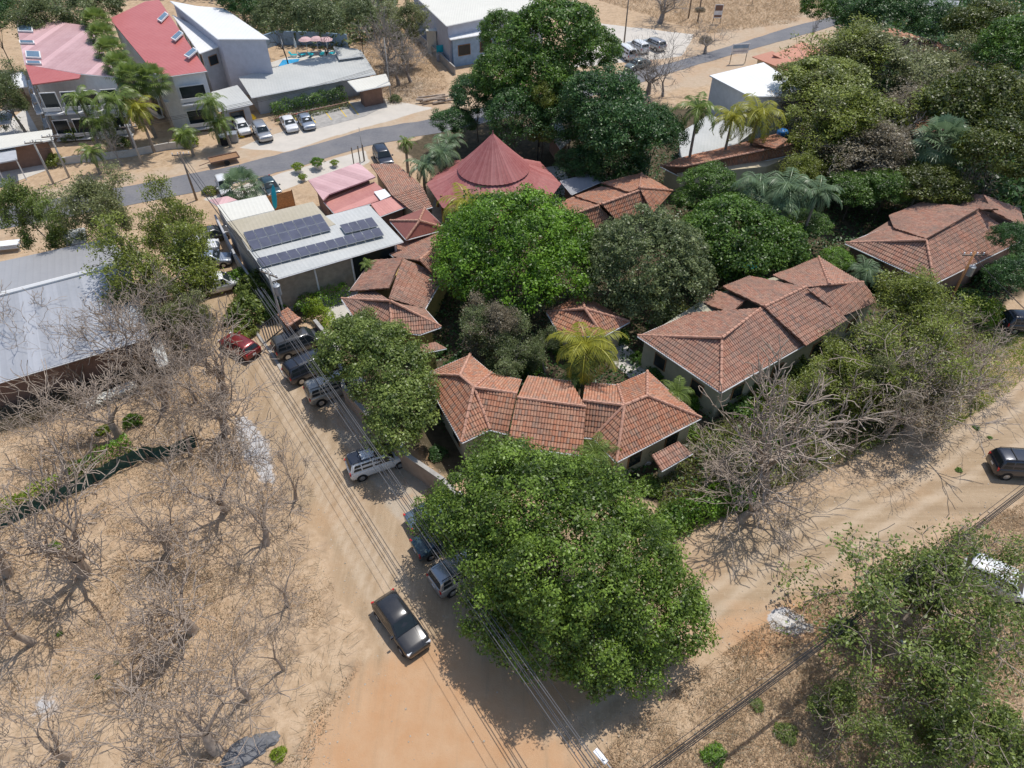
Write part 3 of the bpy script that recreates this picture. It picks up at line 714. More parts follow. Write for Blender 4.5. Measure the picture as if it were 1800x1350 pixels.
# ---- top left hotel blocks
def block(name, label, roof, mat, wall, z, arches=0, thick=.25, parapet=False, cat='building', wins=None, inset=.35):
    pts = [P(x, y, z) for x, y in roof]; c = sum(pts, Vector()) / len(pts)
    r_ = house(name, label, cat, [[(x, y, z + dz) for (x, y), dz in zip(roof, ([0] * len(roof)))]], mat, wall, z, z + .01, geo=False, caps=False, inset=inset, wins=wins or ())
    return r_
def openings(parent, a, b_, zz, spans, mat='dark_glass', frame='white_wall', off=.06):
    "openings on a wall line a-b given as pixel points at height zz; spans (u0,u1,z0,z1)"
    A_, B_ = P(*a, zz), P(*b_, zz); A_.z = B_.z = 0; d = B_ - A_; nrm = Vector((d.y, -d.x, 0)).normalized(); rot = math.atan2(d.y, d.x)
    if nrm.y > 0: nrm = -nrm
    for u0, u1, z0, z1 in spans:
        c = A_.lerp(B_, (u0 + u1) / 2) + nrm * off; wd = d.length * (u1 - u0)
        m = MB(); m.box((c.x, c.y, (z0 + z1) / 2), (wd + .2, .12, z1 - z0 + .2), rot); fo = m.build('window', MATS[frame], parent, local=parent)
        m = MB(); m.box((c.x + nrm.x * .05, c.y + nrm.y * .05, (z0 + z1) / 2), (wd, .06, z1 - z0), rot); m.build('pane', MATS[mat], fo, local=parent)
        if z1 - z0 > 1.9:
            m = MB(); m.box((c.x + nrm.x * .35, c.y + nrm.y * .35, z0 - .1), (wd + .5, .8, .16), rot); m.box((c.x + nrm.x * .7, c.y + nrm.y * .7, z0 + .55), (wd + .4, .06, .5), rot); m.build('balcony', MATS['white_wall'], parent, local=parent)
hz = 7.5
hb = house('hotel_block', 'two storey hotel block with a faded pink metal roof, leftmost of the two', 'building', [
    [(26, 28, hz), (156, 46, hz), (206, 136, hz), (142, 130, hz), (44, 114, hz)]],
    'pink_metal', 'white_wall', hz, hz + .3, geo=False, caps=False, inset=.3)
hb2 = house('hotel_block', 'two storey hotel block with a bright red roof and three skylight notches', 'building', [
    [(193, 33, hz + .5), (255, 3, hz + .5), (280, 0, hz + .5), (364, 125, hz), (300, 134, hz), (272, 129, hz)]], 'red_metal', 'white_wall', hz, hz + .5, geo=False, caps=False, inset=.3)
roof_obj('gable_roof', [[(44, 114, hz), (142, 131, hz), (139, 138, hz - .2), (57, 149, hz - .2)]], MATS['red_metal'], hb, False)
def skylight(root, q):
    b = MB(); b.slab(q, .2); f_ = b.build('skylight', MATS['white_wall'], root, local=root); c = sum(q, Vector()) / 4; b = MB(); b.slab([c.lerp(p, .84) + Vector((0, 0, .03)) for p in q], .02); b.build('pane', MATS['sky_glass'], f_, local=root)
for k, (x, y, sx) in enumerate(((286, 27, 10), (311, 60, 11), (335, 90, 12))):
    skylight(hb2, [P(x + a * sx, y + b_ * 7, hz + .75) for a, b_ in ((-1, .9), (.4, -1.0), (1, -.4), (-.3, 1.5))])
for k, (x, y) in enumerate(((43, 49), (46, 73), (57, 95), (58, 109))):
    skylight(hb, [P(x + a * 13, y + b_ * (6 if k % 2 == 0 else 2.5), hz + .3) for a, b_ in ((-1, -1.1), (1, -.9), (1.15, 1.0), (-.9, .8))])
sp = [(u, u + .17, z0, z1) for u in (.04, .28, .52, .76) for z0, z1 in ((.4, 2.7), (3.9, 6.3))]
openings(hb, (57, 148), (206, 140), hz, sp)
openings(hb, (26, 40), (57, 148), hz, [(u, u + .1, z0, z1) for u in (.55, .75, .9) for z0, z1 in ((.6, 2.6), (4, 6.2))], off=.3)
openings(hb2, (300, 134), (364, 126), hz, [(.12, .8, 3.9, 6.0), (.12, .8, .5, 2.8)])
openings(hb2, (230, 100), (290, 131), hz, [(.1, .45, 3.9, 6.2), (.55, .9, 3.9, 6.2), (.1, .45, .5, 2.8)])
house('white_hotel_block', 'tall lavender walled block with a plain white roof beside the pool', 'building', [[(299, 2, 8), (346, 11, 8), (394, 15, 8), (473, 69, 8), (383, 69, 8)]], 'white_metal', 'lavender_wall', 8, 8.1, geo=False, caps=False, inset=.3)
house('link_block', 'narrow white roofed gallery between the red roof and the white roof', 'building', [[(303, 26, 6.4), (330, 40, 6.4), (390, 80, 6.4), (351, 94, 6.4)]], 'white_metal', 'grey_wall', 6.4, 6.5, geo=False, caps=False, inset=.4, wins=(4.8, 1.4, 1.2))
house('long_pavilion', 'long pale grey metal roof in front of the hotel pool', 'building', [[(419, 136, 3.1), (541, 104, 3.2), (634, 88, 3.3), (661, 130, 2.9), (442, 172, 2.8)]], 'pale_metal', 'grey_wall', 2.9, 3.3, geo=False, caps=False, inset=.8)
house('pool_shade', 'short grey roof behind the right end of the long pavilion', 'canopy', [[(586, 82, 3.6), (628, 86, 3.6), (640, 98, 3.6), (596, 104, 3.6)]], 'pale_metal', 'grey_wall', 3.6, 3.7, geo=False, caps=False)
house('entrance_canopy', 'square beige entrance canopy at the right end of the long pavilion', 'canopy', [[(611, 143, 3.0), (678, 130, 3.0), (686, 149, 2.9), (628, 161, 2.9)]], 'cream_metal', 'brown_wall', 2.9, 3.0, geo=False, caps=False, inset=1.2)
house('reception', 'low pale roofed reception with a wide window behind the parked cars', 'building', [[(372, 162, 3.0), (417, 150, 3.0), (444, 183, 2.9), (384, 196, 2.9)]], 'pale_metal', 'grey_wall', 2.9, 3.0, geo=False, caps=False, wins=(1.5, 1.8, 1.4))
house('flat_canopy', 'long flat white canopy in front of the left edge', 'canopy', [[(-60, 247, 3.2), (90, 228, 3.2), (93, 246, 3.2), (-60, 272, 3.2)]], 'cream_metal', 'brown_wall', 3.2, 3.3, geo=False, caps=False, inset=.9)
house('white_awning', 'white awning beside the leftmost hotel block', 'awning', [[(2, 158, 3), (0, 135, 3), (40, 126, 3), (48, 152, 3)]], 'white_metal', 'brown_wall', 3.0, 3.1, geo=False, caps=False, inset=.9)
def carport(label, quad, z, mat):
    q = [P(x, y, z) for x, y in quad]; c = sum(q, Vector()) / 4; r_ = empty('carport', (c.x, c.y, 0), 0, label, 'carport')
    b = MB(); b.slab(q, .15); b.build('roof', MATS[mat], r_, local=r_)
    for p in q: d = (Vector((c.x, c.y)) - p.xy).normalized() * .3; b = MB(); b.tube((p.x + d.x, p.y + d.y, 0), (p.x + d.x, p.y + d.y, z), .07); b.build('post', MATS['white_wall'], r_, local=r_)
carport('small open grey carport, upper one at the left edge', [(-8, 196), (24, 192), (18, 216), (-12, 219)], 2.7, 'grey_wall')
carport('small open grey carport by the road, lower one at the left edge', [(-12, 262), (26, 254), (30, 280), (-12, 288)], 2.8, 'grey_wall')
# ---- top middle
hd = house('bank_building', 'flat grey roofed building with pale blue walls at the top centre', 'building', [[(722, -14, 6.2), (860, -30, 6.2), (960, 10, 6.2), (785, 46, 6.2)]], 'cream_metal', 'lavender_wall', 6.2, 6.3, geo=False, caps=False, inset=.3)
house('blue_annex', 'pale blue glazed annex under the flat grey roofed building', 'building', [[(785, 61, 4.4), (870, 44, 4.4), (878, 56, 4.4), (792, 70, 4.4)]], 'white_metal', 'blue_wall', 4.4, 4.5, geo=False, caps=False, wins=(2.4, 2.0, 1.5))
wallpanel('blue_glass_fence', 'blue glass fence on a grey wall in front of the blue annex', 'fence', (768, 106), (862, 92), 1.2, 2.3, 'turquoise', 0, .08, 'steel_grey')
wallpanel('boundary_wall', 'grey boundary wall under the blue glass fence', 'wall', (768, 108), (862, 94), 0, 1.2, 'grey_wall', 0, .25)
wallpanel('boundary_wall', 'low wall running back from the pale gate pillar beside the dry plot', 'wall', (690, 28), (800, 132), 0, 1.3, 'concrete', 0, .2)
b = MB(); p = P(761, 92, 0); b.box((p.x, p.y, 1.7), (1.6, 1.2, 3.6)); b.box((p.x, p.y, 3.55), (1.8, 1.4, .12)); props(b.build('gate_pillar', MATS['cream_metal']), 'thick pale gate pillar at the corner of the blue annex', 'pillar')
# ---- white warehouse and roofs upper right
house('white_warehouse', 'bright white roofed warehouse behind the coconut palms', 'warehouse', [[(1247, 133, 6.5), (1342, 110, 6.5), (1430, 168, 6.2), (1318, 170, 6.2)]], 'white_metal', 'white_wall', 6.3, 6.5, geo=False, caps=False, inset=.3)
house('white_tent', 'low white sheet roof below the white warehouse and behind the palms', 'tent', [[(1192, 236, 2.6), (1245, 202, 3.0), (1330, 228, 2.8), (1300, 250, 2.6), (1200, 286, 2.5)]], 'pale_metal', 'white_wall', 2.5, 3.0, geo=False, caps=False)
wallpanel('black_fence', 'black netting fence running from the white warehouse into the trees', 'fence', (1362, 222), (1468, 184), 0, 2.6, 'black_plastic', 0, .06, 'pole_wood')
house('red_shop_roof', 'orange red sheet roof by the road at the upper right, lower of the pair', 'building', [[(1322, 100, 3.6), (1358, 90, 4.2), (1394, 116, 4.0), (1388, 126, 3.4)]], 'orange_metal', 'cream_wall', 3.4, 4.2, geo=False, caps=False)
house('red_shop_roof', 'orange red sheet roof by the road at the upper right, half hidden in branches', 'building', [[(1358, 96, 4.3), (1410, 74, 4.3), (1448, 88, 3.6), (1392, 112, 3.8)]], 'orange_metal', 'cream_wall', 3.6, 4.3, geo=False, caps=False)
house('forest_house', 'long terracotta roof showing between the olive crowns at the upper right', 'house', [[(1462, 60, E_), (1570, 50, E_), (1640, 72, R_), (1560, 72, R_)], [(1540, 72, R_), (1650, 74, R_), (1690, 92, E_), (1630, 104, E_)]], 'clay_tile', 'cream_wall', 4.0, 5.0, geo=False)
house('forest_house', 'small terracotta roof showing just above the blue green fan palm', 'house', [[(1582, 208, E_), (1640, 204, E_), (1698, 214, R_), (1690, 224, R_), (1610, 236, E_)]], 'clay_tile', 'brown_wall', 3.5, 4.2, geo=False)
house('far_shed', 'flat grey roof among the dark trees at the top right', 'building', [[(1600, 12, 4), (1640, 0, 4), (1686, 2, 4), (1680, 20, 4), (1620, 24, 4)]], 'grey_metal', 'grey_wall', 4, 4.1, geo=False, caps=False)
house('courtyard_canopy', 'grey sheet canopy in the shade between the red cone and the big dark tree', 'canopy', [[(960, 225, 3), (985, 214, 3), (1003, 246, 3), (985, 262, 3)]], 'pale_metal', 'brown_wall', 3, 3.1, geo=False, caps=False)
house('courtyard_canopy', 'long dark grey canopy right of the red skirt roof', 'canopy', [[(985, 318, 3), (1040, 305, 3), (1060, 318, 3), (1005, 342, 3)]], 'grey_metal', 'brown_wall', 3, 3.1, geo=False, caps=False)
# ---------------------------------------------------------------- vehicles
def paint(name, c, rough=.28, metal=.3):
    t = NT('paint_' + name); wv = t.world(); f = t.noise(wv, 3.5, 5, .7); sz = t.n('SeparateXYZ'); t.l(wv, sz.inputs[0]); low = t.mapr(sz.outputs[2], .3, 1.0, .32, .05)
    col = t.mix(t.math('MULTIPLY', low, t.mapr(f, .25, .65, .35, 1.0)), c, (.36, .28, .20)); m = t.fin(col, rough, metal, .5); t.b.inputs['Coat Weight'].default_value = .5; t.b.inputs['Coat Roughness'].default_value = .12; MATS['paint_' + name] = m; return m
TYPES = {  # L, W, H, belt z, hood z, cabin base rear, roof rear, roof front, windscreen base (fractions of L from the rear), clearance
    'suv': (4.65, 1.88, 1.74, 1.10, 1.06, .015, .075, .60, .745, .24, .36),
    'longsuv': (4.95, 1.92, 1.86, 1.16, 1.12, .012, .05, .62, .75, .28, .39),
    'wagon': (4.45, 1.86, 1.62, 1.02, .98, .03, .14, .52, .70, .22, .35),
    'hatch': (4.05, 1.74, 1.48, .95, .92, .02, .12, .60, .78, .18, .31),
    'sedan': (4.55, 1.78, 1.44, .93, .88, .14, .29, .60, .76, .17, .31),
    'pickup': (5.2, 1.88, 1.78, 1.10, 1.08, .37, .41, .62, .75, .30, .38),
    'van': (4.6, 1.75, 1.95, 1.08, 1.0, .01, .03, .74, .90, .2, .32),
    'cart': (3.2, 1.45, 1.75, .9, .75, .05, .1, .66, .8, .2, .27)}
def loft(stations):
    "stations: (x, zbottom, ztop, halfwidth) -> closed body shell, rounded shoulders"
    vs = []; fs = []; prof = None
    for x, zb, zt, w in stations:
        h = zt - zb
        half = [(w * .80, zb), (w * .96, zb + .10 * h), (w, zb + .32 * h), (w * .995, zb + .62 * h), (w * .965, zb + .86 * h), (w * .90, zb + .965 * h), (w * .78, zt), (w * .35, zt + .02)]
        ring = [(x, y, z) for y, z in half] + [(x, -y, z) for y, z in reversed(half)]
        prof = len(ring); vs += ring
    n = len(stations)
    for j in range(n - 1):
        for i in range(prof): fs.append((j * prof + i, j * prof + (i + 1) % prof, (j + 1) * prof + (i + 1) % prof, (j + 1) * prof + i))
    fs.append(tuple(range(prof))); fs.append(tuple((n - 1) * prof + i for i in range(prof - 1, -1, -1)))
    return vs, fs
def car(front, rear, typ, color, label, cat='car', scale=1.0, rails=True, roofcol=None, group=None, glass='dark_glass', name='parked_car', z=0.03):
    L, Wd, H, zb, zh, c0, r0, r1, w1, cl, wr = TYPES[typ]
    pf, pr = P(*front, .5), P(*rear, .5); c = (pf + pr) / 2; d = pf - pr
    root = empty(name, (c.x, c.y, z), math.atan2(d.y, d.x), label, cat, group); root.scale = (scale,) * 3
    hw = Wd / 2; X = lambda f: -L / 2 + f * L
    m = MB()
    st = [(X(0), cl + .12, zb - .12, hw * .82), (X(.012), cl + .04, zb - .05, hw * .92), (X(.05), cl, zb - .01, hw * .985), (X(.16), cl, zb, hw), (X(.5), cl, zb, hw), (X(w1 - .03), cl, zb - .005, hw),
          (X(w1 + .03), cl, zh, hw * .99), (X(.9), cl, zh - .05, hw * .965), (X(.965), cl + .02, zh - .13, hw * .90), (X(.99), cl + .08, zh - .25, hw * .80), (X(1), cl + .14, zh - .34, hw * .70)]
    vs, fs = loft(st); m.add(vs, fs); body = m.build('body', color, root, smooth=True)
    # cabin
    cb = MB(); hb, ht = hw * .93, hw * .74; zr = H - .03; zb0 = zb - .04
    cabin = [(X(c0) - .0, zb0 + .03, hb - .01), (X(c0 + (r0 - c0) * .4), zb0 + (zr - zb0) * .5, (hb + ht) / 2 + .02), (X(c0 + (r0 - c0) * .8), zr - .10, ht + .04), (X(r0 + .02), zr - .01, ht + .01), (X((r0 * 2 + r1) / 3), zr + .02, ht + .01), (X((r0 + r1 * 2) / 3), zr + .02, ht + .01), (X(r1), zr, ht), (X(r1 + (w1 - r1) * .16), zr - .065, ht + .02), (X(r1 + (w1 - r1) * .6), zb0 + (zr - zb0) * .5, (hb + ht) / 2 + .02), (X(w1), zb0 + .03, hb - .01)]
    vs = []; fs = []
    for x, z_, h_ in cabin:
        hm = hb + (h_ - hb) * .5; zm = zb0 + (z_ - zb0) * .5; e = min(.07, (z_ - zb0) * .3)
        half = [(hb, zb0), (hm + .01, zm), (h_ + .005, z_ - e), (h_ - e * .8, z_ - e * .12), (h_ * .55, z_ + .03), (0, z_ + .042)]
        vs += [(x, a_, b_) for a_, b_ in half] + [(x, -a_, b_) for a_, b_ in reversed(half[:-1])]
    n = len(cabin); k_ = 11
    for j in range(n - 1):
        for i in range(k_ - 1): fs.append((j * k_ + i, j * k_ + i + 1, (j + 1) * k_ + i + 1, (j + 1) * k_ + i))
    cb.add(vs, fs); cb.build('cabin', color, root, smooth=True)
    if roofcol:
        rp = MB(); rx = [X(r0 - .03), X(r0 + .02), X(r1 - .01), X(r1 + .03)]; rp.v = []; hh_ = [.78, .86, .84, .76]; zz_ = [zr - .005, zr + .055, zr + .055, zr + .02]
        vs = [(x, s_ * ht * h_, z_ - (0 if abs(s_) < .5 else .02)) for x, h_, z_ in zip(rx, hh_, zz_) for s_ in (-1, -.4, .4, 1)]; rp.add(vs, [(j * 4 + i, j * 4 + i + 1, j * 4 + i + 5, j * 4 + i + 4) for j in range(3) for i in range(3)]); rp.build('roof_panel', roofcol, root, smooth=True)
    G = MATS[glass]
    def quad(name, q, par=root, off=.012, mat=G):
        q = [Vector(v) for v in q]; nn = (q[1] - q[0]).cross(q[3] - q[0]).normalized(); c_ = sum(q, Vector()) / 4
        if nn.dot(c_ - Vector((X((c0 + w1) / 2), 0, zb))) < 0: nn = -nn
        g = MB(); g.slab([v + nn * off for v in q], 0.0) if False else g.add([v + nn * off for v in q] + [v - nn * .02 for v in q], [(0, 1, 2, 3), (4, 5, 6, 7), (0, 4, 5, 1), (1, 5, 6, 2), (2, 6, 7, 3), (3, 7, 4, 0)])
        return g.build(name, mat, par)
    # windscreen and rear window
    a = .10
    xw0, xw1 = X(w1 - (w1 - r1) * .05), X(r1 + (w1 - r1) * .17); zw0, zw1 = zb0 + (zr - zb0) * .09 + .035, zr - .06
    quad('windshield', [(xw0, hb * .84, zw0), (xw0, -hb * .84, zw0), (xw1, -ht * .90, zw1), (xw1, ht * .90, zw1)], off=.035)
    xr0, xr1 = X(c0 + (r0 - c0) * .14), X(c0 + (r0 - c0) * .76)
    quad('rear_window', [(xr0, hb * .80, zb0 + .16), (xr0, -hb * .80, zb0 + .16), (xr1, -ht * .88, zr - .13), (xr1, ht * .88, zr - .13)], off=.045)
    mid = c0 + (w1 - c0) * .52
    for s in (1, -1):
        def sp(f, z_):
            k = (z_ - zb0) / (zr - zb0); return (X(f), s * (hb + (ht - hb) * k), z_)
        z0_, z1_ = zb + .03, zr - .09
        fr = w1 - (w1 - r1) * .16; ft = r1 + (w1 - r1) * .10; rr0 = c0 + (r0 - c0) * .35 + .03; rr1 = c0 + (r0 - c0) * .85 + .035
        cols = [(rr0, rr1, mid - .012, mid - .012), (mid + .012, mid + .012, fr, ft)]
        if typ in ('suv', 'longsuv', 'van'):
            q_ = rr0 + (mid - rr0) * .42; cols = [(rr0, rr1, q_ - .008, q_ - .008), (q_ + .012, q_ + .012, mid - .01, mid - .01), (mid + .012, mid + .012, fr, ft)]
        for b0, b1, e0, e1 in cols: quad('side_window', [sp(b0, z0_), sp(e0, z0_), sp(e1, z1_), sp(b1, z1_)], off=.012)
        mm = MB(); mm.box((X(w1 - .045), s * (hw + .09), zb + .06), (.13, .2, .14)); mm.build('mirror', color, root)
        h_ = MB(); h_.box((X(.965), s * hw * .70, zh - .22), (.16, .34, .15), s * -.35); h_.build('headlight', MATS['lamp_clear'], root)
        h_ = MB(); h_.box((X(.012), s * hw * .80, zb - .16), (.10, .20, .28), s * .25); h_.build('taillight', MATS['lamp_red'], root)
        if rails and typ in ('suv', 'longsuv', 'van'):
            h_ = MB(); h_.tube((X(r0 + .02), s * ht * .9, zr + .08), (X(r1 - .03), s * ht * .9, zr + .08), .022, .022, 6)
            h_.tube((X(r0 + .02), s * ht * .9, zr), (X(r0 + .02), s * ht * .9, zr + .08), .02); h_.tube((X(r1 - .03), s * ht * .9, zr), (X(r1 - .03), s * ht * .9, zr + .08), .02); h_.build('roof_rail', MATS['black_plastic'], root)
        for f in (.175, .815):
            t_ = MB(); x = X(f); y0, y1 = s * (hw - .20), s * (hw + .012); t_.lathe((0, 0, 0), [(0, 0), (wr * .55, 0), (wr * .6, .0), (wr * .97, .0), (wr, .04), (wr, .18), (wr * .97, .215), (wr * .62, .215), (0, .19)], 22)
            t_.v = [(x + a_, y0 + s * c_, wr - .03 + b_) for a_, b_, c_ in t_.v]
            wo = t_.build('wheel', MATS['tyre_rubber'], root)
            rm = MB(); rm.lathe((0, 0, 0), [(0, .235), (wr * .2, .235), (wr * .25, .222), (wr * .58, .222), (wr * .6, .20)], 20); rm.v = [(x + a_, y0 + s * c_, wr - .03 + b_) for a_, b_, c_ in rm.v]; rm.build('rim', MATS['rim_metal'], wo)
            ar = MB(); ar.lathe((0, 0, 0), [(wr * 1.0, .208), (wr * 1.14, .208), (wr * 1.16, .12)], 22); ar.v = [(x + a_, y0 + s * c_, wr - .03 + b_) for a_, b_, c_ in ar.v if True]; ar.build('wheel_arch', MATS['black_plastic'], root)
    g = MB(); g.box((X(.988), 0, zh - .33), (.06, hw * .95, .17)); g.build('grille', MATS['black_plastic'], root)
    g = MB(); g.box((X(.985), 0, cl + .14), (.10, hw * 1.5, .16)); g.box((X(.975), 0, cl + .06), (.12, hw * 1.6, .06)); g.build('bumper', MATS['black_plastic'], root)
    g = MB(); g.box((X(.012), 0, cl + .16), (.10, hw * 1.62, .16)); g.build('bumper', MATS['black_plastic'], root)
    g = MB(); g.box((X(-.002), 0, zb - .35), (.02, .34, .16)); g.build('licence_plate', MATS['white_plastic'], root)
    if typ == 'pickup':
        g = MB(); g.box((X(.18), 0, zb + .012), (L * .33, hw * 1.66, .03)); g.build('bed_cover', MATS['black_plastic'], root)
    if typ in ('suv', 'longsuv') and rails:
        for f in (.3, .75):
            g = MB(); x = X(r0 + (r1 - r0) * f); g.box((x, 0, zr + .09), (.05, ht * 1.75, .03)); g.build('cross_bar', MATS['black_plastic'], root)
    return root
black = paint('black', (.014, .018, .024), .22, .1); dgrey = paint('dark_grey', (.07, .075, .08)); navy = paint('navy', (.02, .03, .05)); white = paint('white', (.72, .73, .73), .3, 0)
silver = paint('silver', (.42, .43, .44), .3, .6); beige = paint('warm_silver', (.36, .35, .32), .3, .5); teal = paint('teal', (.018, .055, .07)); bluegrey = paint('blue_grey', (.10, .16, .22)); red = paint('red', (.22, .02, .025)); sblue = paint('silver_blue', (.33, .38, .45), .3, .5); green = paint('grey_green', (.16, .20, .19))
car((731, 1134), (681, 1064), 'wagon', black, 'glossy black station wagon driving in the middle of the dirt road under bare twigs', rails=False, name='car', glass='dark_glass')
car((848, 982), (788, 1019), 'longsuv', silver, 'silver off roader backed out from under the big front tree, nearest to the black car')
car((814, 930), (750, 960), 'sedan', teal, 'dark teal sedan almost hidden under the left side of the big front tree', rails=False)
car((800, 888), (738, 915), 'sedan', bluegrey, 'blue grey car with only its rear showing left of the big front tree', rails=False)
car((700, 800), (628, 824), 'suv', white, 'white crossover with a black glass roof parked alone beside the garden wall', roofcol=navy)
car((623, 671), (557, 695), 'longsuv', beige, 'warm silver boxy off roader parked under the edge of the street tree')
car((580, 632), (521, 659), 'longsuv', navy, 'dark navy off roader between the grey one and the silver one')
car((566, 592), (493, 618), 'longsuv', dgrey, 'dark grey off roader parked nearest the tiled gate kiosk', rails=True)
car((399, 597), (444, 622), 'hatch', red, 'red hatchback with its front half behind twigs on the narrow dirt road', rails=False)
car((408, 498), (358, 510), 'pickup', white, 'white crew cab pickup parked beside the leafy shrubs of the side street')
car((376, 434), (316, 441), 'suv', white, 'white car under the feathery tree, farthest of the two in that bay')
car((398, 455), (338, 462), 'sedan', sblue, 'silver blue sedan with open sun shade beside the solar building wall', rails=False)
car((388, 410), (355, 420), 'hatch', dgrey, 'grey hatchback in the shade at the upper corner of the solar building', rails=False)
car((483, 340), (466, 318), 'sedan', teal, 'dark teal sedan with sun glint on its windscreen in the pale forecourt', rails=False)
car((398, 338), (390, 322), 'cart', white, 'small white buggy half hidden by the shaggy palm in the forecourt', 'buggy', rails=False)
car((680, 289), (668, 268), 'suv', navy, 'dark blue car parked behind the pink metal restaurant roof', rails=False)
car((470, 248), (453, 222), 'suv', silver, 'silver station wagon nosed to the road, leftmost of three at the hotel', rails=False)
car((516, 230), (501, 207), 'sedan', white, 'white sedan in the hotel bay next to the silver blue sedan', rails=False)
car((546, 226), (531, 203), 'sedan', sblue, 'silver blue sedan, rightmost parked car in front of the hotel hedge', rails=False)
car((432, 235), (420, 216), 'hatch', white, 'white hatchback squeezed beside the yellow flowering bushes', rails=False)
car((1092, 90), (1108, 101), 'van', white, 'white minibus behind the big dark tree at the upper road junction', 'minibus', rails=False)
car((1110, 78), (1132, 90), 'suv', white, 'white car seen through bare twigs at the junction, nearer the utility pole', rails=False)
car((1135, 74), (1163, 86), 'suv', silver, 'pale silver car at the junction, farthest right of the group', rails=False)
car((1105, 119), (1137, 110), 'sedan', green, 'grey green car driving on the road below the junction', rails=False, name='car')
car((1832, 824), (1768, 820), 'longsuv', navy, 'dark blue off roader cut by the right edge on the dirt road', rails=True)
car((1830, 572), (1784, 570), 'suv', navy, 'dark car in deep shade at the right edge by the lime bush', rails=False)
car((1790, 1040), (1725, 1010), 'suv', white, 'white car mostly hidden under the sparse tree at the lower right', rails=False)
# trailer by the road
p0, p1 = P(372, 292, 0), P(420, 281, 0); d = p1 - p0; c = (p0 + p1) / 2
root = empty('flat_trailer', (c.x, c.y, .03), math.atan2(d.y, d.x), 'rusty flat bed trailer standing on the verge of the asphalt road', 'trailer')
b = MB(); b.box((0, 0, .62), (3.6, 1.6, .1)); b.build('deck', MATS['wood'], root)
b = MB()
for s in (-1, 1): b.box((0, s * .8, .72), (3.6, .06, .14)); b.box((s * 1.8, 0, .72), (.06, 1.6, .14))
b.build('rim_frame', MATS['brown_wall'], root)
b = MB(); b.tube((-1.8, 0, .55), (-3.2, 0, .35), .05); b.build('drawbar', MATS['brown_wall'], root)
for s in (-1, 1):
    b = MB(); b.tube((.1, s * .72, .33), (.1, s * .95, .33), .33, .33, 16); b.build('wheel', MATS['tyre_rubber'], root)
# white market bench / table at the left edge
p = P(15, 440); root = empty('work_table', (p.x, p.y, 0), R(12), 'long white work table standing on bare ground at the left edge', 'table')
b = MB(); b.box((0, 0, .85), (2.8, 1.1, .08)); b.build('table_top', MATS['white_plastic'], root)
for sx in (-1, 1):
    for sy in (-1, 1): b = MB(); b.box((sx * 1.3, sy * .45, .4), (.08, .08, .86)); b.build('leg', MATS['steel_grey'], root)
b = MB(); b.box((0, 0, .4), (2.5, .9, .05)); b.build('shelf', MATS['white_plastic'], root)
# ---------------------------------------------------------------- poles, wires, walls, fences
def pole(base, top_h, label, lean=(0, 0), mat='pole_concrete', arms=1, transformer=False, r=.15, rot=0, lamp=False, name='utility_pole'):
    p = P(*base); root = empty(name, (p.x, p.y, 0), 0, label, 'utility pole')
    tp = Vector((lean[0], lean[1], top_h)); b = MB(); b.tube((0, 0, -.2), tp, r, r * .62, 10); b.build('shaft', MATS[mat], root, smooth=True)
    for k in range(arms):
        z = top_h - .35 - k * .9; b = MB(); a_ = tp * ((z) / top_h); cs, sn = math.cos(rot), math.sin(rot); b.box(a_, (2.0, .1, .12), rot); ao = b.build('cross_arm', MATS['pole_wood'], root)
        for u in (-.9, -.3, .3, .9):
            b = MB(); q = a_ + Vector((cs * u, sn * u, .06)); b.tube(q, q + Vector((0, 0, .22)), .045, .06, 8); b.build('insulator', MATS['white_plastic'], ao)
    if transformer:
        q = tp * ((top_h - 1.9) / top_h); b = MB(); b.tube(q + Vector((.42, -.1, -.5)), q + Vector((.42, -.1, .45)), .30, .30, 16); b.tube(q + Vector((.42, -.1, .45)), q + Vector((.42, -.1, .53)), .33, .2, 16); tr = b.build('transformer', MATS['steel_grey'], root)
        b = MB()
        for s in (-.12, .12): b.tube(q + Vector((.42 + s, -.1, .5)), q + Vector((.42 + s, -.1, .75)), .035, .035, 6)
        b.build('bushing', MATS['white_plastic'], tr)
    if lamp:
        q = tp * ((top_h - 1.2) / top_h); e_ = q + Vector((cs_l(rot) * 1.9, sn_l(rot) * 1.9, .5)); b = MB(); b.tube(q, e_, .04, .035, 6); b.build('lamp_arm', MATS['steel_grey'], root); b = MB(); b.box(e_ + Vector((0, 0, -.05)), (.7, .28, .14), rot); b.build('lamp_head', MATS['white_plastic'], root)
    return Vector((p.x, p.y, 0)) + tp
cs_l, sn_l = math.cos, math.sin
def wire(a, b_, sag=.6, r=.02, n=18, mb=None):
    pts = []
    for i in range(n + 1):
        t_ = i / n; q = a.lerp(b_, t_); q.z -= sag * 4 * t_ * (1 - t_); pts.append(q)
    mb.path(pts, r, 5)
T1 = pole((503, 590), 7.2, 'grey street pole beside the tiled gate kiosk carrying the drum transformer and heavy cables', transformer=True, rot=R(-30))
T2 = pole((1135, 1500), 7.4, 'corner pole at the bottom edge where the two cable runs meet', arms=1, rot=R(20))
T3 = pole((1664, 540), 6.0, 'leaning wooden pole with a grey transformer beside the right tiled villa', lean=(.3, .5), mat='orange_wood', arms=1, transformer=True)
pole((346, 352), 5.9, 'tall dark pole standing at the near side of the asphalt road', mat='pole_wood', lean=(-.2, .3), rot=R(10))
A1_ = pole((250, 288), 5.2, 'concrete pole in front of the hotel gate, rightmost of the left roadside poles', rot=R(10))
A2_ = pole((122, 312), 5.6, 'concrete pole second from the left along the hotel roadside', rot=R(10)); A3_ = pole((94, 323), 5.6, 'concrete pole leftmost along the hotel roadside', rot=R(10))
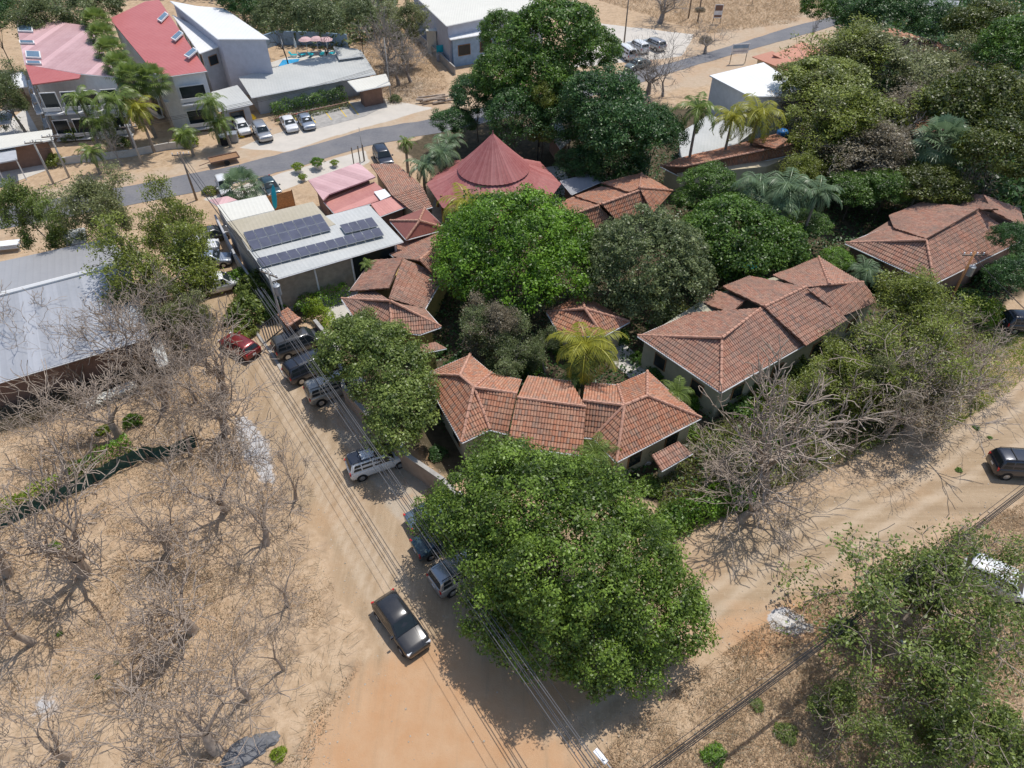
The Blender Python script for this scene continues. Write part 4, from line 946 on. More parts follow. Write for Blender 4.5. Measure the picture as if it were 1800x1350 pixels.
A4_ = pole((1097, 76), 8.0, 'tall wooden pole by the white cars at the upper junction', mat='pole_wood'); pole((1210, 32), 9, 'slim wooden pole in the dry field at the top edge, left one', mat='pole_wood', arms=1)
pole((1226, 40), 9, 'slim wooden pole in the dry field at the top edge, right one', mat='pole_wood', arms=0)
pole((688, 179), 9, 'slim grey pole beside the beige entrance canopy', arms=0, r=.09)
pole((640, 284), 4.5, 'slim post behind the pink restaurant roof', arms=0, r=.06, name='post')
def cable_run(name, label, a, b_, offs, sag, r, cat='cable', k=None):
    for o in offs:
        m = MB(); wire(a + Vector(o), b_ + Vector(o), sag + o[2] * .1, r, 22, m); props(m.build(name, MATS['wire_black' if k is None else k]), label, 'cable', label + ' group' if len(offs) > 1 else None)
far1 = P(330, 372, 8.3)
o_ = [(-.9, .2, -.1), (-.3, .1, -.1), (.3, -.1, -.1), (.9, -.2, -.1)]; o2 = [(0.1, 0, -1.5), (.15, 0, -1.7), (.05, .1, -1.9), (.0, 0, -2.1), (.2, .1, -2.3)]
B0, B1 = P(455, 508, 5.3), P(1112, 1451, 5.3)
cable_run('telecom_cable', 'cable of the thick bundle hanging along the side street from the kiosk pole', B0, B1, [(-.28, -.15, 0), (-.1, -.05, .08), (.04, .03, -.1), (.2, .1, .1), (.34, .2, -.1)], .25, .026, k='wire_grey')
cable_run('power_cable', 'thin power line above the bundled cables of the side street', B0 + Vector((0, 0, 1.5)), B1 + Vector((0, 0, 1.5)), [(-.7, -.45, 0), (-.3, -.2, 0), (.35, .2, 0)], .3, .014)
E0, E1 = P(1100, 1392, 5.3), P(1830, 842, 6.0)
cable_run('telecom_cable', 'cable of the thick bundle crossing the dry grass at the lower right', E0, E1, [(0, 0, -.1), (.05, .1, 0), (-.1, .05, .12), (.1, 0, -.25), (0, .2, .25)], .3, .026)
cable_run('power_cable', 'thin power line above the thick bundle at the lower right', E0 + Vector((0, 0, 1)), E1 + Vector((0, 0, 1)), [(0, .3, 0)], .3, .016)
b = MB(); l0, l1 = P(1090, 1370, 6.2), P(1056, 1329, 6.4); b.tube(l0 + (l0 - l1) * 1.5, l1, .035, .03, 6); root = empty('street_lamp', (l0.x, l0.y, 0), 0, 'white street lamp head on a thin arm at the bottom edge between the cables', 'street lamp'); b.build('lamp_arm', MATS['steel_grey'], root, local=root)
d = (l1 - l0).normalized(); b = MB(); b.box((l1.x, l1.y, l1.z - .04), (.75, .26, .12), math.atan2(d.y, d.x)); b.build('lamp_head', MATS['white_plastic'], root, local=root)
b = MB(); b.box((l1.x - d.x * .2, l1.y - d.y * .2, l1.z + .05), (.12, .12, .08)); b.build('sensor', MATS['steel_grey'], root, local=root)
cable_run('power_cable', 'power line from the kiosk pole up towards the asphalt road', T1, P(318, 271, 5.6), [(-.6, .3, -.2), (0, 0, -.2), (.5, -.3, -.2), (0, 0, -1.6)], .5, .025)
cable_run('power_cable', 'power line strung along the hotel side of the asphalt road', A3_, A1_, [(0, -.8, -.2), (0, -.2, -.2), (0, .4, -.2), (0, 0, -1.2)], .3, .02)
cable_run('power_cable', 'power line from the hotel gate pole towards the right along the road', A1_, P(688, 110, 6.0), [(0, -.6, -.2), (0, 0, -.2), (0, .5, -.2)], .7, .02)
cable_run('power_cable', 'thin power line leaving the leaning transformer pole towards the right edge', T3, P(1900, 470, 7), [(0, -.4, -.2), (0, .4, -.2)], .5, .018)
cable_run('power_cable', 'thin power line from the leaning transformer pole down to the right edge', T3, P(1950, 660, 7.5), [(0, -.3, -.4), (0, .3, -.4)], .4, .018)
# garden wall along the parking strip
def wall_run(name, label, pts, h, th, mat, capmat=None, cat='wall'):
    q = [P(x, y) for x, y in pts]; c = sum(q, Vector()) / len(q); root = empty(name, (c.x, c.y, 0), 0, label, cat); b = MB(); cp = MB()
    for i in range(len(q) - 1):
        d = q[i + 1] - q[i]; m_ = (q[i] + q[i + 1]) / 2; a_ = math.atan2(d.y, d.x); b.box((m_.x, m_.y, h / 2 - .1), (d.length + th * .5, th, h + .2), a_)
        if capmat: cp.box((m_.x, m_.y, h + .04), (d.length + th * .4, th + .12, .08), a_)
    b.build('wall_face', MATS[mat], root, local=root)
    if capmat: cp.build('coping', MATS[capmat], root, local=root)
    return root
plain('dusty_wall', (.33, .25, .19), .9, 0, .2, 1)
wall_run('garden_wall', 'dusty garden wall separating the parked cars from the front villas', [(610, 708), (700, 815), (782, 872), (850, 950)], 1.9, .22, 'dusty_wall', 'concrete')
wall_run('garden_wall', 'short wall end at the far side of the parking row by the green hedge', [(560, 590), (600, 640), (610, 708)], 1.8, .2, 'dusty_wall', 'concrete')
wall_run('boundary_wall', 'dark side street wall under the solar building', [(385, 400), (420, 470), (470, 545)], 1.6, .2, 'grey_wall')
wall_run('hotel_wall', 'low pale wall with railings in front of the leftmost hotel block', [(100, 290), (230, 275), (300, 262), (345, 258)], .9, .2, 'pale_concrete')
wall_run('roof_wall', 'teal painted wall behind the hotel pool', [(455, 90), (490, 78), (560, 80), (612, 84)], 2.2, .2, 'blue_wall')
wall_run('planter_wall', 'brick edged planter wall in front of the long hotel hedge', [(484, 214), (548, 199), (613, 185)], .5, .2, 'brown_wall')
# gate
p = P(484, 590); root = empty('metal_gate', (p.x, p.y, 0), R(62), 'grey metal slatted gate beside the tiled kiosk', 'gate')
b = MB()
for i in range(9): b.box((-1.2 + i * .3, 0, 1.0), (.1, .04, 1.9))
b.build('slats', MATS['steel_grey'], root); b = MB(); b.box((0, 0, 1.95), (2.6, .08, .08)); b.box((0, 0, .12), (2.6, .08, .08)); b.build('gate_frame', MATS['black_plastic'], root)
# green net fence, left
fp = [(-20, 938), (60, 903), (112, 878), (172, 848), (232, 818), (262, 806), (305, 805), (350, 782)]
q = [P(x, y) for x, y in fp]; c = q[3]; root = empty('net_fence', (c.x, c.y, 0), 0, 'dark green shade net fence on leaning wooden stakes across the dry plot', 'fence')
V = []; Fc = []; rr = random.Random(5)
for i in range(len(q) - 1):
    for k in range(10):
        a = q[i].lerp(q[i + 1], k / 10); wv_ = math.sin((i * 10 + k) * .9) * .12 + rr.uniform(-.05, .05); V += [(a.x - c.x, a.y - c.y + wv_, .02), (a.x - c.x + .05, a.y - c.y + wv_ * .3 + .15, .75), (a.x - c.x, a.y - c.y + wv_ * .5, 1.35 + rr.uniform(-.08, .04))]
m = len(V) // 3; me = bpy.data.meshes.new('net'); me.from_pydata(V, [], [(i * 3 + j, i * 3 + 3 + j, i * 3 + 4 + j, i * 3 + 1 + j) for i in range(m - 1) for j in (0, 1)]); obj('net', me, MATS['green_net'], root)
for i, a in enumerate(q):
    b = MB(); l = Vector((rr.uniform(-.25, .1), rr.uniform(-.1, .3), 0)); b.tube((a.x - c.x, a.y - c.y - .1, -.1), (a.x - c.x + l.x, a.y - c.y - .1 + l.y, 1.7), .06, .045, 7); b.build('stake', MATS['pole_wood'], root)
# culvert pipes in a row
n = 9
for i in range(n):
    u = i / (n - 1); p = P(163 + 72 * u, 717 - 32 * u); root = empty('culvert_pipe', (p.x, p.y, .33), R(-62), ['concrete culvert pipe at the near left end of the row', 'culvert pipe second from the left end of the row', 'culvert pipe third from the left end of the row', 'culvert pipe fourth from the left end of the row', 'culvert pipe in the very middle of the row', 'culvert pipe fourth from the right end of the row', 'culvert pipe third from the right end of the row', 'culvert pipe second from the right end of the row', 'concrete culvert pipe at the right end of the row'][i], 'pipe', 'row of concrete culvert pipes')
    b = MB(); b.lathe((0, 0, 0), [(.36, -.5), (.36, .45), (.42, .45), (.42, .62), (.32, .62), (.28, .4), (.28, -.5), (.36, -.5)], 20); b.v = [(z, x, y) for x, y, z in b.v]; b.build('pipe_shell', MATS['cream_metal'], root)
# rocks
def rock(label, px, py, sx, sy, sz, mat, seed, name='rock', rz=0):
    bm = bmesh.new(); bmesh.ops.create_icosphere(bm, subdivisions=4, radius=1); rr = np.random.default_rng(seed); D = rr.normal(size=(14, 3)); D /= np.linalg.norm(D, axis=1)[:, None]; O = rr.uniform(.55, .95, 14)
    for v in bm.verts:
        d = v.co.normalized(); s = 1.0
        for k in range(14):
            q = d.dot(Vector(D[k]));
            if q > .05: s = min(s, O[k] / q)
        s += .05 * math.sin(d.x * 9 + seed) * math.cos(d.y * 11); v.co = Vector((d.x * s * sx, d.y * s * sy, d.z * s * sz))
    me = bpy.data.meshes.new(name); bm.to_mesh(me); bm.free(); o = obj(name, me, MATS[mat]); p = P(px, py); o.location = (p.x, p.y, sz * .25); o.rotation_euler = (0, 0, rz); return props(o, label, 'rock')
rock('flat white limestone slab at the edge of the lower right dirt road', 1376, 1092, 1.0, .4, .14, 'white_stone', 3, rz=R(-32))
rock('large dark grey flat boulder at the bottom edge under the bare trees', 428, 1330, 1.3, .95, .45, 'grey_stone', 8, rz=R(30)); rock('smaller dark grey boulder just behind the large one at the bottom edge', 470, 1300, .9, .6, .35, 'grey_stone', 12, rz=R(10))
rock('pale stone near the corner of the shed beside the bare trees', 1137, 815, .35, .3, .3, 'white_stone', 4)
# signs
def sign(px, py, w_, h_, z0, label, face, rz=0, posts=2, bars=()):
    p = P(px, py); root = empty('sign_board', (p.x, p.y, 0), rz, label, 'sign')
    for s in ((-1, 1) if posts == 2 else (0,)): b = MB(); b.tube((s * w_ * .45, .05, 0), (s * w_ * .45, .05, z0 + h_), .06, .06, 7); b.build('post', MATS['pole_wood'], root)
    b = MB(); b.box((0, 0, z0 + h_ / 2), (w_, .06, h_)); f = b.build('board', MATS[face], root)
    for k, (x, z, bw, bh, mt) in enumerate(bars): b = MB(); b.box((x * w_, -.04, z0 + z * h_), (bw * w_, .02, bh * h_)); b.build('printed_band', MATS[mt], f)
sign(1296, 112, 2.9, 1.5, 1.6, 'wide pale blue roadside sign on two posts below the asphalt road', 'white_plastic', R(8), 2, [(0, .72, .9, .35, 'blue_wall'), (0, .25, .8, .12, 'lavender_wall')])
sign(1259, 42, 1.5, 2.3, 1.0, 'tall purple and white sign standing in the dry field at the top', 'white_plastic', 0, 2, [(0, .75, .9, .4, 'brown_wall'), (0, .15, .9, .16, 'brown_wall')])
sign(1322, 8, 1.3, 1.2, 1.2, 'small white sign in the dry field at the top edge', 'white_plastic', 0, 1, [(0, .5, .8, .4, 'lavender_wall')])
# water tank
p = P(1375, 236, 3.8); root = empty('water_tank', (p.x, p.y, 0), 0, 'small blue water tank above the end of the low tiled roof', 'water tank'); b = MB()
b.lathe((0, 0, 3.4), [(.01, 0), (.7, 0), (.7, .75), (.55, .95), (.2, 1.05), (.01, 1.05)], 20); plain('tank_blue', (.03, .16, .42), .4); b.build('barrel', MATS['tank_blue'], root, smooth=True); b = MB(); b.box((0, 0, 1.7), (1.2, 1.2, 3.4)); b.build('stand', MATS['concrete'], root)
# pool
p = [P(x, y) + Vector((0, 0, .06)) for x, y in ((487, 120), (497, 106), (527, 104), (522, 112), (505, 121))]; b = MB(); b.slab(p, .04); props(b.build('swimming_pool', MATS['pool_water']), 'small bright blue pool behind the long grey roof', 'pool')
plain('pink_cloth', (.62, .42, .42), .9)
for k, (x, y) in enumerate(((541, 93), (560, 92), (577, 93))):
    p = P(x, y); root = empty('parasol', (p.x, p.y, 0), 0, ['pink round parasol by the pool, leftmost of three', 'pink round parasol by the pool, middle of three', 'pink round parasol by the pool, rightmost of three'][k], 'parasol', 'pink parasols by the hotel pool')
    b = MB(); b.lathe((0, 0, 2.1), [(1.15, 0), (.7, .3), (.02, .5)], 12); b.build('canopy', MATS['pink_cloth'], root); b = MB(); b.tube((0, 0, 0), (0, 0, 2.6), .04); b.build('pole', MATS['white_plastic'], root)
for k, (x, y) in enumerate(((500, 97), (522, 94))):
    p = P(x, y); root = empty('parasol', (p.x, p.y, 0), 0, ['closed white parasol by the hotel pool, left one', 'closed white parasol by the hotel pool, right one'][k], 'parasol'); b = MB(); b.lathe((0, 0, 1.0), [(.22, 0), (.16, .9), (.02, 1.7)], 10); b.build('folded_cloth', MATS['white_plastic'], root); b = MB(); b.tube((0, 0, 0), (0, 0, 2.7), .04); b.build('pole', MATS['steel_grey'], root)
for k, (x, y) in enumerate(((517, 100), (533, 99), (548, 99), (566, 98), (584, 97))):
    p = P(x, y); root = empty('lounge_chair', (p.x, p.y, 0), R(40 * k), 'teal lounge chair by the hotel pool, ' + ['leftmost of five', 'second from the left', 'middle of five', 'second from the right', 'rightmost of five'][k], 'chair', 'teal lounge chairs by the pool'); b = MB(); b.box((0, 0, .35), (1.0, .6, .08)); b.build('seat', MATS['turquoise'], root); b = MB(); b.box((-.6, 0, .65), (.5, .6, .08), 0, 0, R(50)); b.build('backrest', MATS['turquoise'], root); [MB().box((sx * .4, sy * .25, .15), (.06, .06, .34)).build('leg', MATS['white_plastic'], root) for sx in (-1, 1) for sy in (-1, 1)]
# wheelie bins
for k, (x, y) in enumerate(((396, 254), (411, 249))):
    p = P(x, y); root = empty('waste_bin', (p.x, p.y, 0), R(10), ['dark waste container beside the roadside palms, left one', 'grey waste container beside the roadside palms, right one'][k], 'bin'); b = MB(); b.box((0, 0, .6), (1.3, .9, 1.1)); b.build('box', MATS['black_plastic' if k == 0 else 'steel_grey'], root); b = MB(); b.box((0, 0, 1.2), (1.36, .98, .1), 0, R(6)); b.build('lid', MATS['steel_grey'], root)
# wood fence, surf board
r_ = wallpanel('wooden_fence', 'orange brown wooden fence at the back of the pale forecourt', 'fence', (476, 373), (519, 362), 0, 2.0, 'orange_wood', 0, .08, 'wood')
p = P(487, 380); b = MB(); b.lathe((0, 0, 0), [(.02, 0), (.22, .3), (.3, 1.0), (.29, 1.7), (.2, 2.4), (.02, 2.9)], 16); b.v = [(x, y * .18, z) for x, y, z in b.v]; o = b.build('surfboard', MATS['turquoise'], None, smooth=True); o.location = (p.x, p.y, .9); o.rotation_euler = (R(-8), R(6), 0); props(o, 'upright turquoise surfboard leaning against the wooden fence', 'surfboard')
# stakes and planters in the forecourt
def planter(px, py, label, s=1.0):
    p = P(px, py); root = empty('potted_plant', (p.x, p.y, 0), 0, label, 'potted plant'); b = MB(); b.lathe((0, 0, 0), [(.01, 0), (.3 * s, 0), (.42 * s, .5 * s), (.36 * s, .5 * s), (.01, .45 * s)], 14); b.build('pot', MATS['white_stone'], root); return root, p
# lamp post
p = P(945, 292); root = empty('lamp_post', (p.x, p.y, 0), 0, 'black post with two round white lamps behind the red skirt roof', 'street lamp'); b = MB(); b.tube((0, 0, 0), (0, 0, 4.6), .08, .05, 8); b.box((0, 0, 4.5), (1.2, .05, .05)); b.build('post', MATS['black_plastic'], root)
for s in (-1, 1):
    b = MB(); b.lathe((s * .55, 0, 4.75), [(.01, -.25), (.18, -.18), (.25, 0), (.18, .18), (.01, .25)], 14); b.build('globe', MATS['white_plastic'], root, smooth=True)
# pile of logs near the road
rr = random.Random(4); p0 = P(782, 178)
for k in range(9):
    root = None; b = MB(); a_ = R(15) + rr.uniform(-.35, .35); x, y = p0.x + rr.uniform(-2.5, 2.5), p0.y + rr.uniform(-1.2, 1.2); L = rr.uniform(2, 4.5); r0 = rr.uniform(.12, .22); z = .2 + rr.uniform(0, .4)
    b.tube((x - math.cos(a_) * L / 2, y - math.sin(a_) * L / 2, z), (x + math.cos(a_) * L / 2, y + math.sin(a_) * L / 2, z + .1), r0, r0 * .7, 8); props(b.build('log', MATS['bark_pale']), 'cut grey log in the loose pile beside the asphalt road', 'log', 'loose pile of cut logs')
# felled plank lower right
b = MB(); q0, q1 = P(1588, 1132, .4), P(1618, 1162, .4); d = q1 - q0; b.box((q0 + q1) / 2, (d.length + .5, .22, .1), math.atan2(d.y, d.x)); props(b.build('plank', MATS['cream_metal']), 'pale plank lying among branches at the lower right', 'plank')
# roadside posts of the forecourt
for k, (x, y) in enumerate(((633, 285), (641, 283), (622, 288))):
    p = P(x, y); b = MB(); b.tube((p.x, p.y, 0), (p.x, p.y, 2.2), .07); props(b.build('post', MATS['pole_wood']), ['wooden post behind the pink roof, middle of three', 'wooden post behind the pink roof, rightmost of three', 'wooden post behind the pink roof, leftmost of three'][k], 'post')

p = P(1306, 492); root = empty('parasol', (p.x, p.y, 0), 0, 'small teal parasol among the shrubs behind the long stepped villa', 'parasol'); b = MB(); b.lathe((0, 0, 2.2), [(1.3, 0), (.8, .3), (.02, .6)], 8); b.build('canopy', MATS['turquoise'], root); b = MB(); b.tube((0, 0, 0), (0, 0, 2.8), .04); b.build('pole', MATS['white_plastic'], root)
# ---------------------------------------------------------------- vegetation
def unit(v): return v / (np.linalg.norm(v, axis=-1, keepdims=True) + 1e-9)
def leaves(pos, nrm, size, rng, tone, aspect=.55, fold=.12):
    "one pointed leaf (folded quad) per position"
    n = len(pos); nrm = unit(nrm); a = unit(np.cross(nrm, rng.normal(size=(n, 3)))); b_ = np.cross(nrm, a)
    s = size * rng.uniform(.6, 1.35, n)[:, None]
    v0 = pos - a * s * .5; v2 = pos + a * s * .5; v1 = pos + b_ * s * .5 * aspect - nrm * s * fold; v3 = pos - b_ * s * .5 * aspect - nrm * s * fold
    V = np.stack([v0, v1, v2, v3], 1).reshape(-1, 3); Fc = np.arange(n * 4).reshape(n, 4)
    return V, Fc, np.repeat(np.clip(tone, 0, 1), 4)
def crown_mesh(name, seed, lobes, leaf, nclump, per, cr, low=-.35, drop=0., aspect=.55, tonevar=.22, inner=.12, loose=1.0):
    rng = np.random.default_rng(seed); L = np.array(lobes, float); ar = (L[:, 3] * L[:, 4] + L[:, 3] * L[:, 5] + L[:, 4] * L[:, 5]); ar /= ar.sum()
    which = rng.choice(len(L), nclump * 3, p=ar); d = unit(rng.normal(size=(nclump * 3, 3))); ok = d[:, 2] > low; which, d = which[ok], d[ok]
    rad = rng.uniform(.82, 1.04, len(d)); rad *= 1 + .10 * np.sin(d[:, 0] * 5 + seed + which) * np.sin(d[:, 1] * 4.3 + 1.3 * which) + .05 * np.sin(d[:, 2] * 9 + which); k = rng.random(len(d)) < inner; rad[k] = rng.uniform(.35, .8, k.sum())
    c = L[which, :3] + d * L[which, 3:6] * rad[:, None]
    keep = np.ones(len(c), bool)   # drop clumps deep inside another lobe
    for j in range(len(L)):
        q = ((c - L[j, :3]) / L[j, 3:6]); keep &= ~((np.linalg.norm(q, axis=1) < .78) & (which != j) & (rng.random(len(c)) < .93))
    c, d = c[keep][:nclump], d[keep][:nclump]; n = len(c)
    if drop:  # gaps
        h = np.sin(c[:, 0] * 1.7 + seed) * np.sin(c[:, 1] * 1.5 + 2) + np.sin(c[:, 2] * 2 + 1) * .5; m = h > np.quantile(h, drop); c, d = c[m], d[m]; n = len(c)
    crs = cr * rng.uniform(.6, 1.4, n); tone_c = rng.normal(.45, tonevar, n)
    idx = np.repeat(np.arange(n), per); o = unit(d[idx] * .7 + rng.normal(size=(n * per, 3)) * .75 * loose + np.array([0, 0, .25])); rr = rng.random(n * per) ** .45
    p = c[idx] + o * (crs[idx] * rr)[:, None] * np.array([1.15, 1.15, .75])
    nr = unit(o * .8 + np.array([0, 0, .5]) + rng.normal(size=p.shape) * .55)
    V, Fc, T = leaves(p, nr, leaf, rng, tone_c[idx] + rng.normal(0, .16, n * per), aspect)
    return mesh_np(name, V, Fc, {'tone': T})
def tubes_np(name, segs, thick=.035):
    "segs rows: x0 y0 z0 x1 y1 z1 r0 r1"
    segs = np.array(segs, float); Vs = []; Fs = []; off = 0
    for sel, n in ((segs[:, 6] > thick, 6), (segs[:, 6] <= thick, 3)):
        s = segs[sel]
        if not len(s): continue
        a, b_ = s[:, :3], s[:, 3:6]; d = unit(b_ - a); ref = np.where(np.abs(d[:, 2:3]) < .9, np.array([[0, 0, 1.]]), np.array([[1., 0, 0]])); q = unit(np.cross(d, ref)); r = np.cross(d, q)
        th = np.arange(n) * 2 * np.pi / n; co, si = np.cos(th)[None, :, None], np.sin(th)[None, :, None]; ring = q[:, None] * co + r[:, None] * si
        V0 = a[:, None] + ring * s[:, 6][:, None, None]; V1 = b_[:, None] + ring * s[:, 7][:, None, None]
        V = np.concatenate([V0, V1], 1).reshape(-1, 3); m = len(s); base = (np.arange(m) * 2 * n)[:, None]
        i = np.arange(n); Fc = np.stack([i, (i + 1) % n, n + (i + 1) % n, n + i], -1)[None] + base[:, :, None]
        Vs.append(V); Fs.append(Fc.reshape(-1, 4) + off); off += len(V)
    return mesh_np(name, np.concatenate(Vs), np.concatenate(Fs), smooth=True)
def skeleton(seed, H=1., levels=6, stems=3, spread=.55, r0=.022, up=.10, side=.45, first=.25, shrink=.74, rshr=.66, maxseg=4500, droop=0., rmin=.0016, nsub=3, wob=1.):
    rng = np.random.default_rng(seed); segs = []; tips = []
    stack = [(np.array([0., 0, -.02]), unit(np.array([rng.normal() * .08, rng.normal() * .08, 1.])), first, r0, 0)]
    while stack and len(segs) < maxseg:
        p, d, L, r, lv = stack.pop(0)
        for k in range(nsub):
            d = unit(d + rng.normal(size=3) * (.10 + .05 * lv) * wob + np.array([0, 0, up * (.6 if lv < 2 else .35) - droop * lv])); q = p + d * L / nsub; r1 = max(r * .87, rmin)
            segs.append([*p, *q, r, r1]); p, r = q, r1
            if lv >= 1 and lv < levels and rng.random() < side:
                e = unit(np.cross(d, rng.normal(size=3))); a = rng.uniform(.6, 1.1); nd = unit(d * math.cos(a) + e * math.sin(a)); stack.append((p.copy(), nd, L * rng.uniform(.45, .7), max(r * .5, rmin), lv + 1 + (rng.random() < .4)))
        if lv < levels:
            n = stems if lv == 0 else rng.integers(2, 4); ph = rng.uniform(0, 6.28); e1 = unit(np.cross(d, np.array([.3, .7, .2]))); e2 = np.cross(d, e1)
            for k in range(n):
                a = spread * rng.uniform(.65, 1.35) * (1.1 if lv == 0 else 1); e = e1 * math.cos(ph + k * 6.28 / n) + e2 * math.sin(ph + k * 6.28 / n); nd = unit(d * math.cos(a) + e * math.sin(a)); stack.append((p.copy(), nd, L * shrink * rng.uniform(.8, 1.2), max(r * rshr * rng.uniform(.85, 1.15), rmin), lv + 1))
        else: tips.append(p)
        if lv >= levels - 1: tips.append(p)
    s = np.array(segs); zmax = s[:, 5].max(); k = H / zmax; s[:, :6] *= k; s[:, 6:] *= k
    return s, np.array(tips) * k
# libraries (height or radius about 1 unit)
BARE = [tubes_np('bare_branches', skeleton(100 + i, 1., 5, stems=[3, 4, 2, 3, 5, 3][i], spread=[.42, .5, .38, .6, .48, .42][i], first=[.2, .14, .24, .14, .10, .18][i], maxseg=[2200, 2600, 2000, 2700, 2500, 2100][i], side=.43, r0=.025, rshr=.70, up=.09, shrink=.88, rmin=.0014, nsub=4, wob=.7)[0], .008) for i in range(6)]
def lobed(seed, n, r=1., flat=.75, spreadr=.55):
    rr = random.Random(seed); out = [(0, 0, .05, .72, .72, .62 * flat / .75)]
    for i in range(n):
        a = i * 6.283 / n + rr.uniform(-.4, .4); d = rr.uniform(spreadr * .75, spreadr * 1.15); s = rr.uniform(.32, .5); out.append((d * math.cos(a), d * math.sin(a), rr.uniform(-.28, .22), s, s, s * flat * 1.15))
    for i in range(max(2, n // 3)):
        a = rr.uniform(0, 6.28); d = rr.uniform(.1, .4); s = rr.uniform(.28, .42); out.append((d * math.cos(a), d * math.sin(a), rr.uniform(.25, .45), s, s, s * flat))
    return out
DENSE = [crown_mesh('crown', 200 + i, lobed(i, 9), .062, 230, 80, .21, tonevar=.28) for i in range(4)]
ROUND = [crown_mesh('crown', 230 + i, lobed(20 + i, 7, spreadr=.42), .055, 330, 60, .16, tonevar=.25) for i in range(2)]
def feather(seed, leaf, n_per, levels=5, frac=1., sig=.06, flat=.45):
    s, tips = skeleton(seed, 1., levels, stems=4, spread=.68, first=.22, side=.45, maxseg=1500, up=.02)
    rng = np.random.default_rng(seed); s[:, [2, 5]] *= 1
    m = rng.random(len(tips)) < frac; T = tips[m]; idx = np.repeat(np.arange(len(T)), n_per)
    p = T[idx] + rng.normal(size=(len(idx), 3)) * np.array([sig, sig, sig * flat]); tone = rng.normal(.45, .25, len(T))[idx] + rng.normal(0, .15, len(idx))
    V, Fc, TT = leaves(p, np.array([0, 0, 1.]) + rng.normal(size=p.shape) * .6, leaf, rng, tone, .45)
    return tubes_np('branches', s, .012), mesh_np('crown', V, Fc, {'tone': TT})
FEATH = [feather(300, .028, 26, sig=.04), feather(301, .028, 24, sig=.045), feather(302, .028, 28, sig=.038)]
SPARSE = [feather(310, .028, 13, frac=.7, sig=.036, flat=.8), feather(311, .028, 14, frac=.65, sig=.034, flat=.8)]
RG = random.Random(77)
def trunkmesh(seed, H, r=.3, limbs=5, reach=.45):
    s, _ = skeleton(seed, 1., 3, stems=limbs, spread=.6, r0=r / H, first=.42, side=.2, maxseg=300, rmin=.004); s[:, :6] *= H; s[:, 6:] *= H; return tubes_np('trunk', s, .02)
TRUNK = [trunkmesh(400 + i, 1., .035) for i in range(3)]
def mpx(p): return depth(p) / F
def place(name, label, cat, p, parts, sx, sy, sz, rot, group=None):
    root = empty(name, p, rot, label, cat, group)
    for nm, me, mat, loc, sc in parts: o = obj(nm, me, MATS[mat], root); o.location = loc; o.scale = sc
    return root
def tree(kind, px, py, hc, rpx, label, squash=.8, group=None, rot=None, cat='tree'):
    """px,py: the middle of the crown in the photograph, hc its height in metres, rpx its half width in photo pixels"""
    c = P(px, py, hc); r = rpx * mpx(c); rot = RG.uniform(0, 6.28) if rot is None else rot; g = Vector((c.x, c.y, 0)); k = RG.randrange(4)
    if kind in ('bright', 'dark', 'deep', 'dull', 'street', 'lime', 'olive', 'ficus', 'moss'):
        me = ROUND[k % 2] if kind in ('dull', 'dark') else DENSE[k]
        return place('tree', label, cat, g, [('trunk', TRUNK[k % 3], 'bark_dark', (0, 0, 0), (r * .9, r * .9, hc * 1.12)), ('crown', me, 'leaf_' + kind, (0, 0, hc), (r, r, r * squash))], 1, 1, 1, rot, group)
    if kind.startswith('f_'):
        br, cr = FEATH[k % 3]; H = hc * 1.25; rr_ = r / .62
        return place('tree', label, cat, g, [('trunk', br, 'bark_grey', (0, 0, 0), (rr_, rr_, H)), ('crown', cr, 'leaf_' + kind[2:], (0, 0, 0), (rr_, rr_, H))], 1, 1, 1, rot, group)
    if kind.startswith('s_'):
        br, cr = SPARSE[k % 2]; H = hc * 1.35; rr_ = r / .62
        return place('tree', label, cat, g, [('trunk', br, 'bark_pale', (0, 0, 0), (rr_, rr_, H)), ('crown', cr, 'leaf_' + kind[2:], (0, 0, 0), (rr_, rr_, H))], 1, 1, 1, rot, group)
_bk = [0]
def _rad(me):
    a = np.empty(len(me.vertices) * 3, np.float32); me.vertices.foreach_get('co', a); a = a.reshape(-1, 3); return float(np.quantile(np.hypot(a[:, 0], a[:, 1]), .95))
BRAD = [_rad(m) for m in BARE]
def bare(px, py, H, wpx, label, k=None, mat='bark_pale', rot=None, lean=(0, 0), group='leafless trees'):
    "px,py: the foot of the trunk on the ground; wpx half width of the crown"
    g = P(px, py, 0); k = _bk[0] % 6 if k is None else k; _bk[0] += 1; r = wpx * mpx(P(px, py, H * .6)); rad = BRAD[k]
    root = place('bare_tree', label, 'tree', g, [('branches', BARE[k], mat, (0, 0, 0), (r / rad, r / rad, H))], 1, 1, 1, RG.uniform(0, 6.28) if rot is None else rot, group)
    root.rotation_euler[0], root.rotation_euler[1] = lean
    return root
